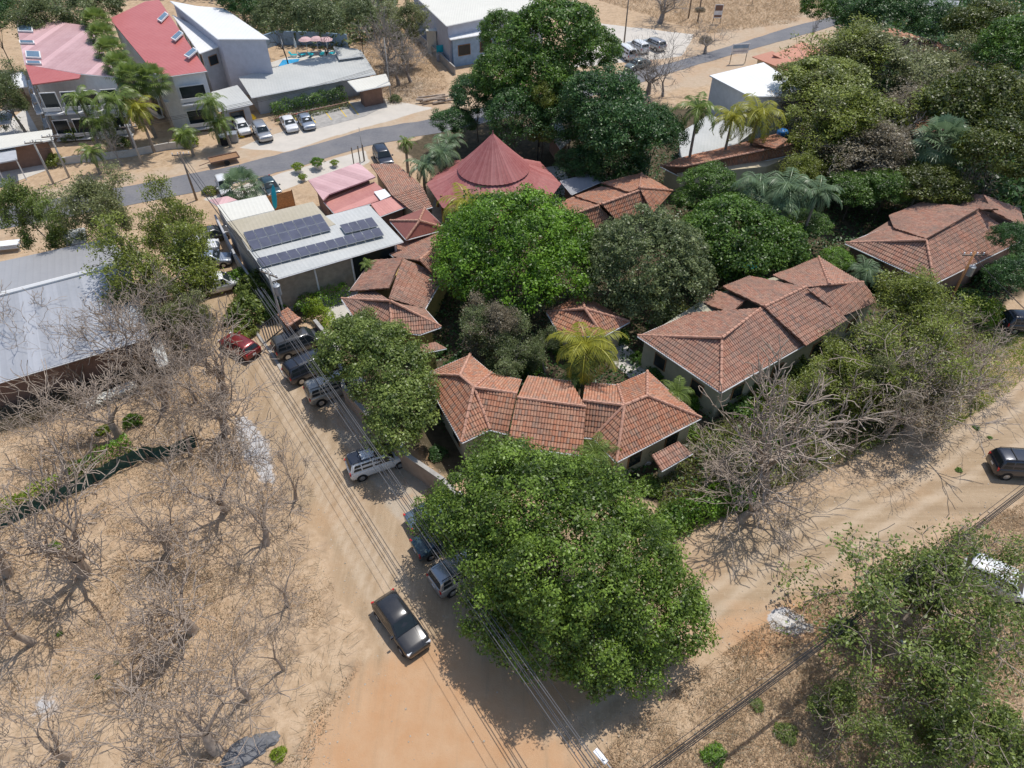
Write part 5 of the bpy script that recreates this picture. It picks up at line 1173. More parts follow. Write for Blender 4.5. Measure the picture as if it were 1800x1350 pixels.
# palms
def frond_np(rng, L, az, el, droop, leafl, leafw, nl, V, Fc, T, base, tone, fan=False):
    d = np.array([math.cos(az), math.sin(az), 0]); side = np.array([-math.sin(az), math.cos(az), 0]); pts = []; p = base.copy(); e = el; n = nl
    for i in range(n + 1):
        pts.append(p.copy()); e -= droop / n * (1 + i / n); p = p + (d * math.cos(e) + np.array([0, 0, math.sin(e)])) * L / n
    o = len(V); w = .03
    for i in range(n):
        a, b_ = pts[i], pts[i + 1]; t_ = i / n; ll = leafl * math.sin(min(1, t_ * 1.15 + .18) * math.pi * .93) ** .6 * (1.0 if t_ < .85 else .8)
        for s in (-1, 1):
            for q in (0., .5):
                root = a * (1 - q) + b_ * q; out = unit(side * s * .9 + (b_ - a) / (np.linalg.norm(b_ - a) + 1e-6) * .55 + np.array([0, 0, -.32 + rng.normal() * .12]))
                tip = root + out * ll * rng.uniform(.85, 1.1) + np.array([0, 0, -ll * .18]); mid = (root + tip) / 2 + np.array([0, 0, ll * .06]); wd = unit(b_ - a) * leafw
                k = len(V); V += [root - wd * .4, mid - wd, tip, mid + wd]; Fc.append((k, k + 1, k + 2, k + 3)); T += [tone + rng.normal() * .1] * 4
        k = len(V); sw = side * .03; V += [a - sw, a + sw, b_ + sw * .8, b_ - sw * .8]; Fc.append((k, k + 1, k + 2, k + 3)); T += [.95] * 4
def palm_crown(seed, L=3.0, n=20, leafl=.85, leafw=.05, droop=1.5, nl=14):
    rng = np.random.default_rng(seed); V = []; Fc = []; T = []
    for i in range(n):
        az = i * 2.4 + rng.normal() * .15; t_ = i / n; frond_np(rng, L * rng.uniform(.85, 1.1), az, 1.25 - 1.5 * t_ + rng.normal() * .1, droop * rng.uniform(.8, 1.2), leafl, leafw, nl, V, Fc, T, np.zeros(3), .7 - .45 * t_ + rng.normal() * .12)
    return mesh_np('crown', V, Fc, {'tone': np.clip(T, 0, 1)})
def fan_crown(seed, n=34, L=1.15, R_l=.95):
    rng = np.random.default_rng(seed); V = []; Fc = []; T = []
    for i in range(n):
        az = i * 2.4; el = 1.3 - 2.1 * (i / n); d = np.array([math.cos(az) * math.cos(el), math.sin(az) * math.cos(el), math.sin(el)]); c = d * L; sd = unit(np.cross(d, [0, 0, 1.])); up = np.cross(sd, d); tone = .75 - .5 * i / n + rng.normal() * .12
        for k in range(15):
            a = -1.9 + 3.8 * k / 14; o = d * math.cos(a) + sd * math.sin(a); tip = c + o * R_l * rng.uniform(.85, 1.1) + np.array([0, 0, -.28]); w = unit(-d * math.sin(a) + sd * math.cos(a)) * .06; m = c + o * R_l * .55; q = len(V); V += [c, m - w, tip, m + w]; Fc.append((q, q + 1, q + 2, q + 3)); T += [tone + rng.normal() * .08] * 4
        q = len(V); V += [np.zeros(3), sd * .03, c + sd * .03, c - sd * .03]; Fc.append((q, q + 1, q + 2, q + 3)); T += [.9] * 4
    return mesh_np('crown', V, Fc, {'tone': np.clip(T, 0, 1)})
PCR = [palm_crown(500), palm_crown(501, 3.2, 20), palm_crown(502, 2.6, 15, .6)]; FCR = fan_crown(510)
def palm_trunk(seed, bend=.12):
    rng = random.Random(seed); n = 14; segs = []; p = Vector((0, 0, -.02)); bx, by = rng.uniform(-bend, bend), rng.uniform(-bend, bend); pts = [Vector((bx * (i / n) ** 2 * 1.0, by * (i / n) ** 2, i / n)) for i in range(n + 1)]
    return pts
def palm(px, py, h, rpx, label, kind='coco', mat='leaf_palm', group=None, lean=None):
    "px,py: centre of the crown in the photograph; h crown height"
    c = P(px, py, h); r = rpx * mpx(c); lx, ly = lean or (RG.uniform(-.5, .5), RG.uniform(-.5, .5)); g = Vector((c.x - lx, c.y - ly, 0)); root = empty('palm_tree' if kind != 'fan' else 'fan_palm', g, 0, label, 'palm', group)
    b = MB(); n = 12; rr_ = .17 if kind == 'coco' else .2
    for i in range(n):
        a, q = i / n, (i + 1) / n; b.tube((lx * a * a, ly * a * a, h * a - (.1 if i == 0 else 0)), (lx * q * q, ly * q * q, h * q), rr_ * (1.25 - .5 * a) * 1.04, rr_ * (1.25 - .5 * q) * .96, 8, False)
    b.build('trunk', MATS['palm_bark'], root, smooth=True)
    if kind == 'fan': o = obj('crown', FCR, MATS[mat], root); s = r / 1.7
    else: o = obj('crown', PCR[RG.randrange(3)], MATS[mat], root); s = r / 2.0
    o.location = (lx, ly, h); o.scale = (s, s, s); o.rotation_euler = (0, 0, RG.uniform(0, 6.28)); return root
# shrubs and hedges
SHR = [crown_mesh('leaves', 600 + i, [(0, 0, .35, .6, .6, .5), (.45, .1, .25, .45, .45, .4), (-.4, .25, .22, .45, .5, .38), (.05, -.45, .2, .5, .42, .36)], .12, 130, 22, .2, low=-.1) for i in range(3)]
def shrub(px, py, rpx, label, mat='leaf_bright', h=1.0, cat='shrub', group=None):
    "px,py: the foot on the ground"
    g = P(px, py, 0); r = rpx * mpx(g); return place('shrub', label, cat, g, [('leaves', SHR[RG.randrange(3)], mat, (0, 0, 0), (r, r, r * h))], 1, 1, 1, RG.uniform(0, 6.28), group)
def hedge(pts, w_, h_, label, mat, leaf=.16, dens=240, seed=1, cat='hedge', name='hedge'):
    q = [P(x, y) for x, y in pts]; rng = np.random.default_rng(seed); Ps = []; Ns = []; c = q[len(q) // 2]
    for i in range(len(q) - 1):
        a, b_ = np.array(q[i]), np.array(q[i + 1]); L = np.linalg.norm(b_ - a); n = int(L * dens * (w_ + 2 * h_) / 2.6); t_ = rng.random(n); d = (b_ - a) / L; sd = np.array([-d[1], d[0], 0]); th = rng.uniform(-.15, math.pi + .15, n); bul = 1 + .25 * np.sin(t_ * L * 2.1 + seed) * np.sin(th * 2) + rng.normal(0, .08, n)
        x = np.cos(th) * w_ / 2 * bul; z = np.maximum(.02, (np.abs(np.sin(th)) ** .6) * h_ * bul); Ps.append(a + d * (t_ * L)[:, None] + sd * x[:, None] + np.array([0, 0, 1.]) * z[:, None]); Ns.append(sd * np.cos(th)[:, None] + np.array([0, 0, 1.]) * np.sin(th)[:, None] + rng.normal(size=(n, 3)) * .5)
    p = np.concatenate(Ps) - np.array(c); V, Fc, T = leaves(p, np.concatenate(Ns), leaf, rng, .45 + .25 * np.sin(p[:, 0] * 1.3) + rng.normal(0, .2, len(p)))
    o = obj(name, mesh_np(name, V, Fc, {'tone': T}), MATS[mat]); o.location = c; return props(o, label, cat)
# ---------------------------------------------------------------- the individual trees
# 1 the big front tree, its own mesh with leaf sized faces
def LP(cx, cy, hc, L, k=.82):
    c = P(cx, cy, hc); out = []
    for x, y, z, r in L:
        p = P(x, y, z); rr_ = r * mpx(p); out.append((p.x - c.x, p.y - c.y, z - hc, rr_, rr_, rr_ * k))
    return out
def big_tree(name, label, px, py, hc, lobes, leaf, nclump, per, cr, mat, seed, trunkH, tr=.45, **kw):
    c = P(px, py, hc); root = empty(name, (c.x, c.y, 0), 0, label, 'tree'); me = crown_mesh('crown', seed, lobes, leaf, nclump, per, cr, **kw); o = obj('crown', me, MATS[mat], root); o.location = (0, 0, hc)
    t_ = obj('trunk', TRUNK[seed % 3], MATS['bark_dark'], root); t_.scale = (trunkH * tr * 2, trunkH * tr * 2, trunkH); return root
big_tree('tree', 'huge dense dark green tree in the foreground at the road corner', 992, 985, 6.2,
    LP(992, 985, 6.2, [(925, 885, 7.6, 98), (845, 895, 6.0, 72), (778, 908, 4.4, 38), (1030, 905, 7.4, 92), (1000, 1000, 7.2, 112), (905, 1005, 5.4, 82), (862, 1075, 3.5, 48), (1095, 975, 6.2, 84), (1125, 1060, 4.5, 88), (1045, 1115, 3.6, 82), (945, 1095, 3.6, 72), (1195, 1100, 3.1, 46), (1115, 1165, 2.7, 42), (830, 955, 4.8, 38), (1150, 985, 4.8, 40), (1225, 1120, 3.3, 22), (880, 815, 6.6, 50)]),
    .20, 1500, 86, .75, 'leaf_ficus', 11, 8.0, tonevar=.3, low=-.5, drop=.04, inner=.28)
big_tree('tree', 'lumpy grey green street tree leaning over the parked off roaders', 672, 668, 5.2,
    LP(672, 668, 5.2, [(618, 612, 5.0, 50), (592, 640, 4.2, 28), (665, 612, 5.6, 46), (700, 650, 5.4, 52), (655, 660, 4.8, 40), (722, 690, 5.0, 42), (700, 720, 4.6, 46), (690, 757, 3.9, 40), (728, 735, 4.0, 28), (640, 585, 5.0, 34)], .8),
    .22, 420, 92, .72, 'leaf_street', 12, 6.0, tonevar=.3)
big_tree('tree', 'bright green broad mango like tree in front of the red cone roof', 905, 432, 6.4,
    [(0, 0, .5, 4.8, 4.8, 3.6), (-4.0, 1.2, -.6, 2.9, 3.0, 2.4), (-3.6, -2.6, -1.0, 2.9, 2.8, 2.4), (0, -4.2, -1.2, 3.1, 2.6, 2.4), (3.8, -2.4, -1.0, 2.9, 2.8, 2.4), (4.4, 1.2, -.6, 2.8, 2.8, 2.5), (1.6, 3.6, .3, 3.0, 2.7, 2.5), (-1.8, 3.4, .4, 2.9, 2.7, 2.6)],
    .27, 620, 80, 1.0, 'leaf_bright', 13, 7.0, tonevar=.3)
big_tree('tree', 'dull grey green dome shaped tree right of the bright green tree', 1130, 458, 5.6,
    [(0, 0, .2, 4.9, 4.8, 3.8), (-2.9, -2.0, -.9, 2.8, 2.6, 2.4), (2.9, -2.0, -.9, 2.8, 2.6, 2.4), (3.2, 1.8, -.3, 2.7, 2.6, 2.4), (-3.0, 1.9, -.3, 2.7, 2.6, 2.4), (0, -3.8, -1.6, 2.4, 2.1, 2.0)],
    .24, 900, 46, .6, 'leaf_dull', 14, 6.0, tonevar=.28)
big_tree('tree', 'dark green low dome tree between the grey green tree and the feather palms', 1292, 418, 4.4,
    [(0, 0, 0, 5.0, 4.4, 2.9), (-3.4, -.6, -.5, 2.9, 2.8, 2.2), (3.4, -.8, -.6, 2.8, 2.8, 2.2), (.5, -2.9, -.8, 3.0, 2.4, 2.1), (0, 2.7, .1, 3.2, 2.7, 2.2)],
    .27, 620, 56, .8, 'leaf_dark', 15, 5.0, tonevar=.28)
DATA = """
dark|968|70|12|92|tallest dark tree at the top centre, above the grey gate building|1.0
dark|1040|90|9|60|dark crown behind the round bluish tree by the junction|1.0
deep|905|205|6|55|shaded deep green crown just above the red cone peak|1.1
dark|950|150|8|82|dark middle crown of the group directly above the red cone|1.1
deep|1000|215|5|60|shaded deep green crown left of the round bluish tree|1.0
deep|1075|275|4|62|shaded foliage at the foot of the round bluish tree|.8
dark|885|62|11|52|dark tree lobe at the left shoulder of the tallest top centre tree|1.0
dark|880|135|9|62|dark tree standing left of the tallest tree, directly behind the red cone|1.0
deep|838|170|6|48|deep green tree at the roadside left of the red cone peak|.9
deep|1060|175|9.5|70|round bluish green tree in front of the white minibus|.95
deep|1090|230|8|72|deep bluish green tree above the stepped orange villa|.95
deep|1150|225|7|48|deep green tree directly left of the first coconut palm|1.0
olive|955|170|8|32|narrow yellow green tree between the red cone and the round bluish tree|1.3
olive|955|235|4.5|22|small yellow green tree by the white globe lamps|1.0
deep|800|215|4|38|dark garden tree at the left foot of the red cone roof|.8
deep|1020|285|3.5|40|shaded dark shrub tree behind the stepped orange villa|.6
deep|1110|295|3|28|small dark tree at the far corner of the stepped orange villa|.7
dark|1245|322|5.5|52|dark green tree in front of the long low tiled roof|.8
dark|1215|350|4.0|38|dark green tree at the right end of the stepped orange villa|.8
bright|1300|372|3.6|44|bright green tree patch above the low dome tree|.6
dark|1500|335|4.0|50|dark green tree right of the feather palms|.7
dark|1560|330|4.5|48|dark green tree behind the weathered right villa|.8
dark|1420|395|3.2|42|dark garden tree left of the weathered right villa|.7
bright|1470|455|2.4|30|low green garden tree at the left corner of the weathered right villa|.7
olive|1440|140|8|72|olive crown above the terracotta roofs at the upper right|.55
moss|1720|190|9|90|large dark olive tree at the right edge, upper one|.9
moss|1765|270|8|80|large dark olive tree at the right edge, above the weathered villa|.9
moss|1640|325|5|60|shaded deep green tree behind the weathered villa roof|.7
dark|1790|90|10|78|dark green tree in the top right corner|.9
moss|1730|50|9|62|dark green tree left of the top right corner tree|.9
deep|1650|38|8|48|deep green tree beside the flat grey roof at the top right|.8
deep|1560|12|9|55|deep green tree at the top edge left of the flat grey roof|.8
deep|1500|20|7|42|deep green tree at the top edge by the curve of the road|.8
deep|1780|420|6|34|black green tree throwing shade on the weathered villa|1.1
deep|1790|480|5|44|deep green tree at the right edge below the weathered villa|.9
f_olive|1500|60|9|100|flat spreading olive acacia at the top right beside the road bend|1
f_pale|1590|95|9|115|pale green spreading acacia behind the upper terracotta roof|1
f_pale|1680|95|8|80|pale flat topped acacia right of the upper terracotta roof|1
f_olive|1560|180|9|125|wide olive acacia in the middle of the upper right wood|1
f_dry|1650|160|8|95|olive acacia between the small terracotta roof and the pale acacia|1
f_dry|1500|230|7.5|100|olive acacia with bare twigs above the feather palms|1
f_olive|1430|215|7|80|brownish feathery tree beside the black net fence|1
f_dry|1420|150|7|72|greyish feathery tree covering the corner of the white warehouse|1
f_dry|1550|260|6|70|brownish half dry tree left of the blue green fan palm|1
f_dry|1740|130|7|82|grey leafless looking acacia at the upper right edge|1
f_olive|1440|285|5|58|olive half dry tree over the end of the long low tiled roof|1
f_olive|250|420|8.5|112|feathery olive tree spreading over the corner of the grey warehouse|1
f_olive|295|360|8.5|72|feathery olive crown touching the asphalt road behind the warehouse|1
f_street|60|355|8|72|feathery tree with dark trunk at the left edge by the work table|1
f_pale|170|325|8|80|half bare pale tree beside the asphalt road at the left|1
f_pale|300|520|6|60|pale yellow green thin tree at the right end of the grey warehouse|1
s_olive|1650|575|7|125|olive sparse acacia at the right end of the bare row|1
f_olive|1640|545|6.5|105|green feathery crown behind the grey bare branches on the right|1
f_olive|1540|620|6|100|green half bare tree in the middle of the right roadside row|1
f_pale|1560|640|5.5|60|pale twiggy crown at the end of the long stepped villa|1
s_olive|1480|690|5|95|low twiggy tree with green leaves at the right roadside bank|1
s_dry|1600|680|6|100|low leafless spreading tree over the right dirt road bank|1
f_dull|880|560|5|66|dull brown green tree in the inner garden right of the zigzag villa|1
f_dry|850|545|5.5|60|grey twiggy tree in the inner garden beside the zigzag villa|1
f_dull|890|620|4|62|dull green tree directly behind the front left villa|1
f_dull|960|600|3.5|45|small grey green tree left of the golden palm|1
s_street|1640|1060|6.5|190|sparse green tree over the white car at the lower right|1
s_street|1740|1010|7|150|sparse green tree at the right edge below the dark blue car|1
s_street|1700|960|6|110|leafy sparse crown at the right edge just below the cable bundle|1
s_street|1760|1180|7|170|sparse green tree with visible limbs at the lower right edge|1
s_street|1640|1180|5|105|leafy sparse tree behind the pale plank at the lower right|1
s_street|1600|1290|4.5|120|leafy tree at the bottom edge right of the dry grass|1
f_street|1760|1300|5|120|leafy tree in the bottom right corner|1
s_street|1540|1230|4|100|thin green sapling tree at the edge of the dry grass|1
deep|-25|20|9|45|dark wood tree in the top left corner|.9
f_dull|110|15|9|80|greyish tree behind the faded pink hotel roof|1
f_dull|-5|130|8|60|greyish tree at the left edge by the white awning|1
dull|170|10|8|50|dull green tree between the two hotel roofs at the top|.9
dull|490|28|8|48|dull green tree behind the pool wall, left one|1.0
dull|560|35|8|48|dull green tree behind the pool wall, middle one|1.0
deep|430|-2|9|45|dark tree behind the plain white hotel roof|.9
dull|630|30|7|40|dull green tree behind the pool wall, rightmost leafy one|1.0
f_pale|700|20|8|48|pale half bare tree left of the flat grey roofed building|1
dark|1440|15|7|38|small dark tree beside the road at the top right field|.9
"""
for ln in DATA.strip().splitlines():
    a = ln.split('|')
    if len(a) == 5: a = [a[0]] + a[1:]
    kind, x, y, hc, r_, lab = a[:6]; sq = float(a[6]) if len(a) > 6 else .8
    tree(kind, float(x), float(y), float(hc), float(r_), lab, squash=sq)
BDATA = """
345|705|7|95|tall bare tree at the right end of the culvert row
400|760|8.5|110|bare tree leaning over the white gravel patch
335|800|8|125|bare tree with forked trunk behind the green net fence end
395|900|8.5|130|big bare tree with twisted double trunk in the middle of the dry plot
150|1010|9|125|slender bare tree with long pale trunk in front of the green net fence
470|960|7.5|95|bare tree at the edge of the dirt road opposite the blue grey car
505|1065|7|100|bare tree left of the black car on the dirt road
340|1110|8|135|bare tree in the centre of the dry grass plot
440|1230|8|150|large bare tree near the bottom edge reaching over the dirt road
385|1320|9|175|large bare tree at the bottom edge beside the dark grey boulder
15|1010|8|90|bare tree at the left edge below the green net fence
60|1130|8|105|bare tree with grey trunk at the left edge of the dry plot
250|1200|6.5|100|bare tree low in the dry plot left of the centre
300|970|7|95|short bare tree behind the double trunk tree
500|1180|7.5|105|bare tree whose branches reach over the orange part of the dirt road
290|720|7.5|95|bare tree just above the right end of the net fence
395|690|7.5|70|thin bare tree at the road edge above the white gravel
120|1330|7|120|bare tree in the bottom left corner
120|830|8.5|120|bare tree rising through the green net fence
210|770|8|115|bare tree between the culvert row and the net fence
150|690|7|110|bare tree in front of the warehouse, left of the culvert row
60|640|8|95|bare tree against the left warehouse roof edge
245|665|7|85|bare tree covering the front eave of the warehouse
300|640|8|85|bare tree at the near right corner of the warehouse
345|610|8|80|bare tree between the side canopy and the red hatchback
300|575|7|60|bare tree beside the side canopy
-20|560|8|70|bare tree cut by the left edge in front of the warehouse
520|880|6|60|thin upright bare sapling on the edge of the dirt road
1340|858|11|140|tall bare tree with straight trunk at the near corner of the long villa
1300|915|6|120|low sprawling bare tree over the retaining wall
1400|830|7.5|120|bare tree on the road bank right of the tall straight one
1590|760|9|150|bare wide spreading tree with silver limbs at the end of the long stepped villa
1490|800|8|125|bare tree with long arching limbs over the right road bank
1700|700|7|95|bare thin tree at the upper right end of the dirt road
1520|330|9|80|bare grey tree standing above the weathered right villa wood
1440|200|9|70|bare grey tree near the black net fence
1580|720|8|120|bare silvery tree in front of the green crowns on the right bank
1240|860|5|80|bare shrubby tree beside the mossy tiled shed
1680|640|6.5|90|bare tree near the lime green bush on the right
700|150|9|55|bare tree in the dry plot beside the beige canopy
680|130|9|50|bare tree behind the right end of the long grey roof
722|145|8|48|bare tree nearest the low running wall of the dry plot
660|70|9|50|bare tree at the back of the dry plot
1140|165|9|62|bare tree beside the grey green car at the junction
1165|170|10|75|bare tree in front of the road at the junction, right one
1240|95|6|45|small bare tree at the bend of the dry field bank
1160|40|8|50|bare tree in the dirt yard at the top
1680|370|8|60|bare tree with pale limbs above the weathered right villa
1590|290|9|85|bare grey tree in the middle of the olive wood
1630|150|8|70|bare branching tree over the upper terracotta roof
215|290|5|45|thin bare tree beside the road in front of the hotel
"""
for ln in BDATA.strip().splitlines():
    x, y, H, w_, lab = ln.split('|'); x = float(x); bare(x, float(y), float(H) * (1.15 if x < 560 else 1), float(w_), lab, mat='bark_grey' if float(y) < 500 else 'bark_pale')
PDATA = """
1228|190|9|46|coco|leaf_palm|tallest coconut palm left of the white warehouse
1288|205|7.5|42|coco|leaf_gold_palm|middle coconut palm with golden drooping fronds by the white warehouse
1335|198|7.5|42|coco|leaf_gold_palm|right coconut palm with golden drooping fronds by the white warehouse
713|250|4.5|20|coco|leaf_palm|small lone palm on the verge behind the restaurant
822|360|6|46|coco|leaf_gold_palm|yellow green palm in front of the red cone skirt
1030|605|6|54|coco|leaf_gold_palm|golden coconut palm in the inner garden
1015|660|3.2|34|coco|leaf_palm|lower green palm under the golden palm
425|328|3|34|fan|leaf_blue_palm|shaggy fan palm at the corner of the pale forecourt
1335|325|7|40|coco|leaf_blue_palm|blue green feather palm, leftmost of the garden cluster
1385|330|7.5|44|coco|leaf_blue_palm|blue green feather palm in the middle of the garden cluster
1440|335|7.5|44|coco|leaf_blue_palm|blue green feather palm on the right of the garden cluster
1360|365|6|36|coco|leaf_blue_palm|lower feather palm in front of the garden cluster
1655|250|8|46|fan|leaf_blue_palm|large blue green fan palm below the small terracotta roof
1575|270|5|28|coco|leaf_blue_palm|small feather palm left of the large fan palm
170|40|8|26|fan|leaf_palm|fan palm at the far end of the palm row between the hotel roofs
180|65|8|26|fan|leaf_palm|fan palm second from the far end of the row between the hotel roofs
195|92|8|28|fan|leaf_palm|fan palm in the middle of the row between the hotel roofs
210|118|8|28|fan|leaf_palm|fan palm second from the near end of the row between the hotel roofs
232|138|8|30|fan|leaf_palm|fan palm next to the notch of the bright red roof
268|142|7.5|30|fan|leaf_palm|fan palm nearest the arched balcony of the red roofed block
140|172|7|36|coco|leaf_palm|coconut palm in front of the leftmost hotel block
205|175|7|36|coco|leaf_palm|coconut palm in the middle of the hotel garden
240|190|6|40|coco|leaf_gold_palm|coconut palm with golden fronds in the hotel garden
175|215|4|32|coco|leaf_palm|low palm in the hotel garden
368|180|6|26|coco|leaf_palm|feather palm beside the low pale reception roof
385|215|3.5|24|coco|leaf_palm|low palm beside the waste containers
325|235|3|22|coco|leaf_palm|low palm beside the hotel gate
160|265|3|28|coco|leaf_palm|low palm on the roadside in front of the hotel
745|290|4|34|coco|leaf_blue_palm|dark drooping palm right of the tile roofed restaurant
775|270|4.5|34|coco|leaf_blue_palm|dark drooping palm nearest the red cone on the left
790|245|5|30|coco|leaf_blue_palm|dark palm behind the left edge of the red cone
1045|795|3.5|34|coco|leaf_palm|green palm in front of the front right villa wall
1165|550|2.6|28|coco|leaf_palm|low palm at the foot of the grey green dome tree
1200|545|2.6|24|coco|leaf_gold_palm|low golden palm beside the long stepped villa
1190|690|2.8|30|coco|leaf_palm|low palm between the front right villa and the long stepped villa
1520|475|2.6|30|coco|leaf_blue_palm|low grey palm beside the weathered villa corner
645|465|3.6|18|coco|leaf_palm|banana like palm at the right end of the mesh screens
1205|570|2.4|20|coco|leaf_palm|small palm by the left corner of the long stepped villa
"""
for ln in PDATA.strip().splitlines():
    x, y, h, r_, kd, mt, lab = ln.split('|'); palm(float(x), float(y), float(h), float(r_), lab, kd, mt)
SDATA = """
440|560|44|leaf_street|1.1|large leafy shrub at the side street beside the street pole, lower half
455|520|40|leaf_street|1.2|large leafy shrub at the side street, upper half beside the solar building
425|500|26|leaf_bright|1.2|round green shrub beside the white pickup
480|550|30|leaf_dark|1.1|dark shrub between the street pole and the side street shrubs
430|590|26|leaf_olive|.8|olive shrub at the bend above the red hatchback
1725|560|40|leaf_lime|1.0|lime green bush at the right end of the bare trees
1118|636|15|leaf_dark|1.5|clipped round topiary ball in the inner garden
1150|668|20|leaf_dark|1.3|dark shrub against the olive left wall of the long stepped villa
1215|712|24|leaf_bright|1.2|green shrub against the near left wall of the long stepped villa
1330|700|32|leaf_ficus|1.4|green shrub against the near end wall of the long stepped villa
1390|660|34|leaf_street|1.4|green shrub against the middle of the long villa front wall
1450|630|34|leaf_olive|1.4|olive shrub against the far part of the long villa front wall
985|618|20|leaf_dark|1.4|dark shrub below the left eave of the small pyramid pavilion
1090|600|18|leaf_dark|1.4|dark shrub below the right eave of the small pyramid pavilion
1180|920|40|leaf_ficus|.8|green shrub right of the huge front tree
1240|895|34|leaf_ficus|.8|green shrub in the middle of the retaining wall
1300|880|34|leaf_bright|.8|green shrub below the straight bare trunk
1370|800|36|leaf_bright|.9|green shrub right of the straight bare trunk
1290|720|40|leaf_dark|.8|dark green shrub against the near corner of the long villa
1240|690|36|leaf_dark|.8|dark green shrub in the gap between the two front villas
1540|700|44|leaf_dark|.8|green shrub in the middle of the right bank
1460|740|36|leaf_bright|.8|green shrub left of the middle of the right bank
1200|760|32|leaf_ficus|.9|green shrub behind the mossy tiled shed
1140|860|28|leaf_ficus|.8|green shrub in front of the mossy tiled shed
1085|855|22|leaf_bright|.8|low plant at the foot of the front right villa
1685|827|7|leaf_bright|.6|single small weed on the dirt road near the dark blue car
1716|752|7|leaf_bright|.6|small weed at the upper edge of the right dirt road
1740|770|5|leaf_bright|.6|tiny weed just right of the small road edge weed
95|965|14|leaf_bright|.9|single green bush in front of the green net fence
105|1115|6|leaf_bright|.8|tiny green weed high in the dry plot
172|1190|6|leaf_bright|.8|tiny green weed low in the dry plot
490|1328|16|leaf_lime|1.0|bright green plant beside the dark grey boulder
205|1165|5|leaf_bright|.7|tiny green weed right of the bare ground patch
235|745|18|leaf_bright|1.2|green shrub among the bare trees behind the net fence
182|760|14|leaf_lime|.9|small yellow green shrub behind the net fence
1255|1330|24|leaf_bright|.7|green plant at the bottom edge under the cable bundle
1480|1110|26|leaf_ficus|1.2|dense green shrub where the cable bundle meets the trees
1380|1290|22|leaf_street|.7|low green plant in the dry grass
1440|1240|22|leaf_street|.7|low green plant right of the sandy gap
1330|1240|14|leaf_street|.6|small low plant in the dry grass
715|680|18|leaf_ficus|.8|dark plant behind the garden wall
760|720|20|leaf_deep|.8|dark planting at the left wall of the front left villa
770|800|20|leaf_deep|.7|dark planting between the garden wall and the front left villa
800|655|26|leaf_deep|.9|dark garden shrub at the far left of the front left villa
770|620|20|leaf_deep|.9|dark garden shrub beside the yellow annex
930|650|30|leaf_bright|.8|green garden shrub behind the middle villa
1100|530|26|leaf_bright|.8|green garden shrub at the foot of the grey green dome tree
1150|520|26|leaf_bright|.8|green garden shrub right of the foot of the grey green dome tree
1210|500|28|leaf_dark|.8|dark garden shrub above the long stepped villa
1290|480|28|leaf_dark|.7|dark garden shrub above the middle of the long stepped villa
1380|450|28|leaf_dark|.7|dark garden shrub behind the far end of the long stepped villa
1450|480|26|leaf_dark|.7|dark garden shrub between the two right villas
1560|520|28|leaf_dark|.8|dark shrub in front of the weathered villa
1500|510|24|leaf_deep|.8|dark shrub at the far corner of the long stepped villa
1740|500|40|leaf_deep|.9|deep green shrub at the right edge behind the transformer pole
1700|530|30|leaf_dark|.8|green shrub at the foot of the transformer pole
330|255|22|leaf_lime|1.1|yellow green flowering bush beside the hotel gate
440|212|12|leaf_flower|1.0|yellow flowering bush behind the white hatchback
425|240|10|leaf_flower|.8|yellow flowers in front of the white hatchback
130|245|20|leaf_street|1.0|dark shrub inside the hotel wall at the left
210|260|22|leaf_street|1.0|dark shrub inside the hotel wall at the middle
100|290|18|leaf_olive|1.2|shrub between the two leftmost concrete poles
370|340|14|leaf_olive|1.0|small shrub at the foot of the tall dark pole
695|178|12|leaf_dull|1.0|small shrub at the corner of the beige canopy
805|640|20|leaf_deep|.8|dark garden shrub behind the far corner of the front left villa
860|640|26|leaf_dull|.8|grey green garden shrub behind the front left villa
1230|20|10|leaf_dry|.8|dry bush in the field beside the slim poles
1240|75|12|leaf_dry|1.0|dry bush at the bend of the field bank
"""
for ln in SDATA.strip().splitlines():
    x, y, r_, mt, h, lab = ln.split('|'); shrub(float(x), float(y), float(r_), lab, mt, float(h))
for k, (x, y, s) in enumerate(((525, 303, 1.1), (560, 297, 1.3), (533, 318, .8), (589, 293, .8))):
    root, p = planter(x, y, ['potted yellow green plant on the forecourt, leftmost', 'largest potted plant on the forecourt behind the pink roof', 'low potted plant nearest the pink roof', 'potted plant rightmost on the forecourt'][k], s); o = obj('leaves', SHR[k % 3], MATS['leaf_lime' if k != 1 else 'leaf_bright'], root); o.location = (0, 0, .45 * s); o.scale = (.75 * s,) * 3
hedge([(480, 207), (544, 192), (609, 177)], 1.8, 1.9, 'long clipped dark hedge in front of the long grey roofed pavilion', 'leaf_dark', .22, 130, 3)
hedge([(486, 218), (550, 203), (614, 189)], .7, .6, 'low dull hedge on the planter wall under the long dark hedge', 'leaf_dull', .2, 130, 4)
hedge([(525, 560), (560, 540), (610, 520)], 1.8, 1.6, 'bright green hedge in the yard below the mesh screens', 'leaf_bright', .2, 200, 5)
hedge([(548, 556), (575, 572), (592, 604)], 1.3, 2.0, 'lime green hedge bending down behind the parked off roaders', 'leaf_lime', .18, 220, 6)
hedge([(0, 905), (60, 880), (110, 850)], 1.2, 1.1, 'row of yellow green plants behind the left end of the net fence', 'leaf_lime', .2, 130, 7, 'plants', 'plant_row')
hedge([(130, 845), (180, 815), (235, 785)], 1.3, 1.4, 'row of green plants behind the middle of the net fence', 'leaf_bright', .2, 130, 8, 'plants', 'plant_row')
hedge([(1150, 940), (1210, 910), (1270, 885)], 2.2, 1.4, 'ragged green hedge behind the retaining wall at the road corner', 'leaf_bright', .22, 170, 9)
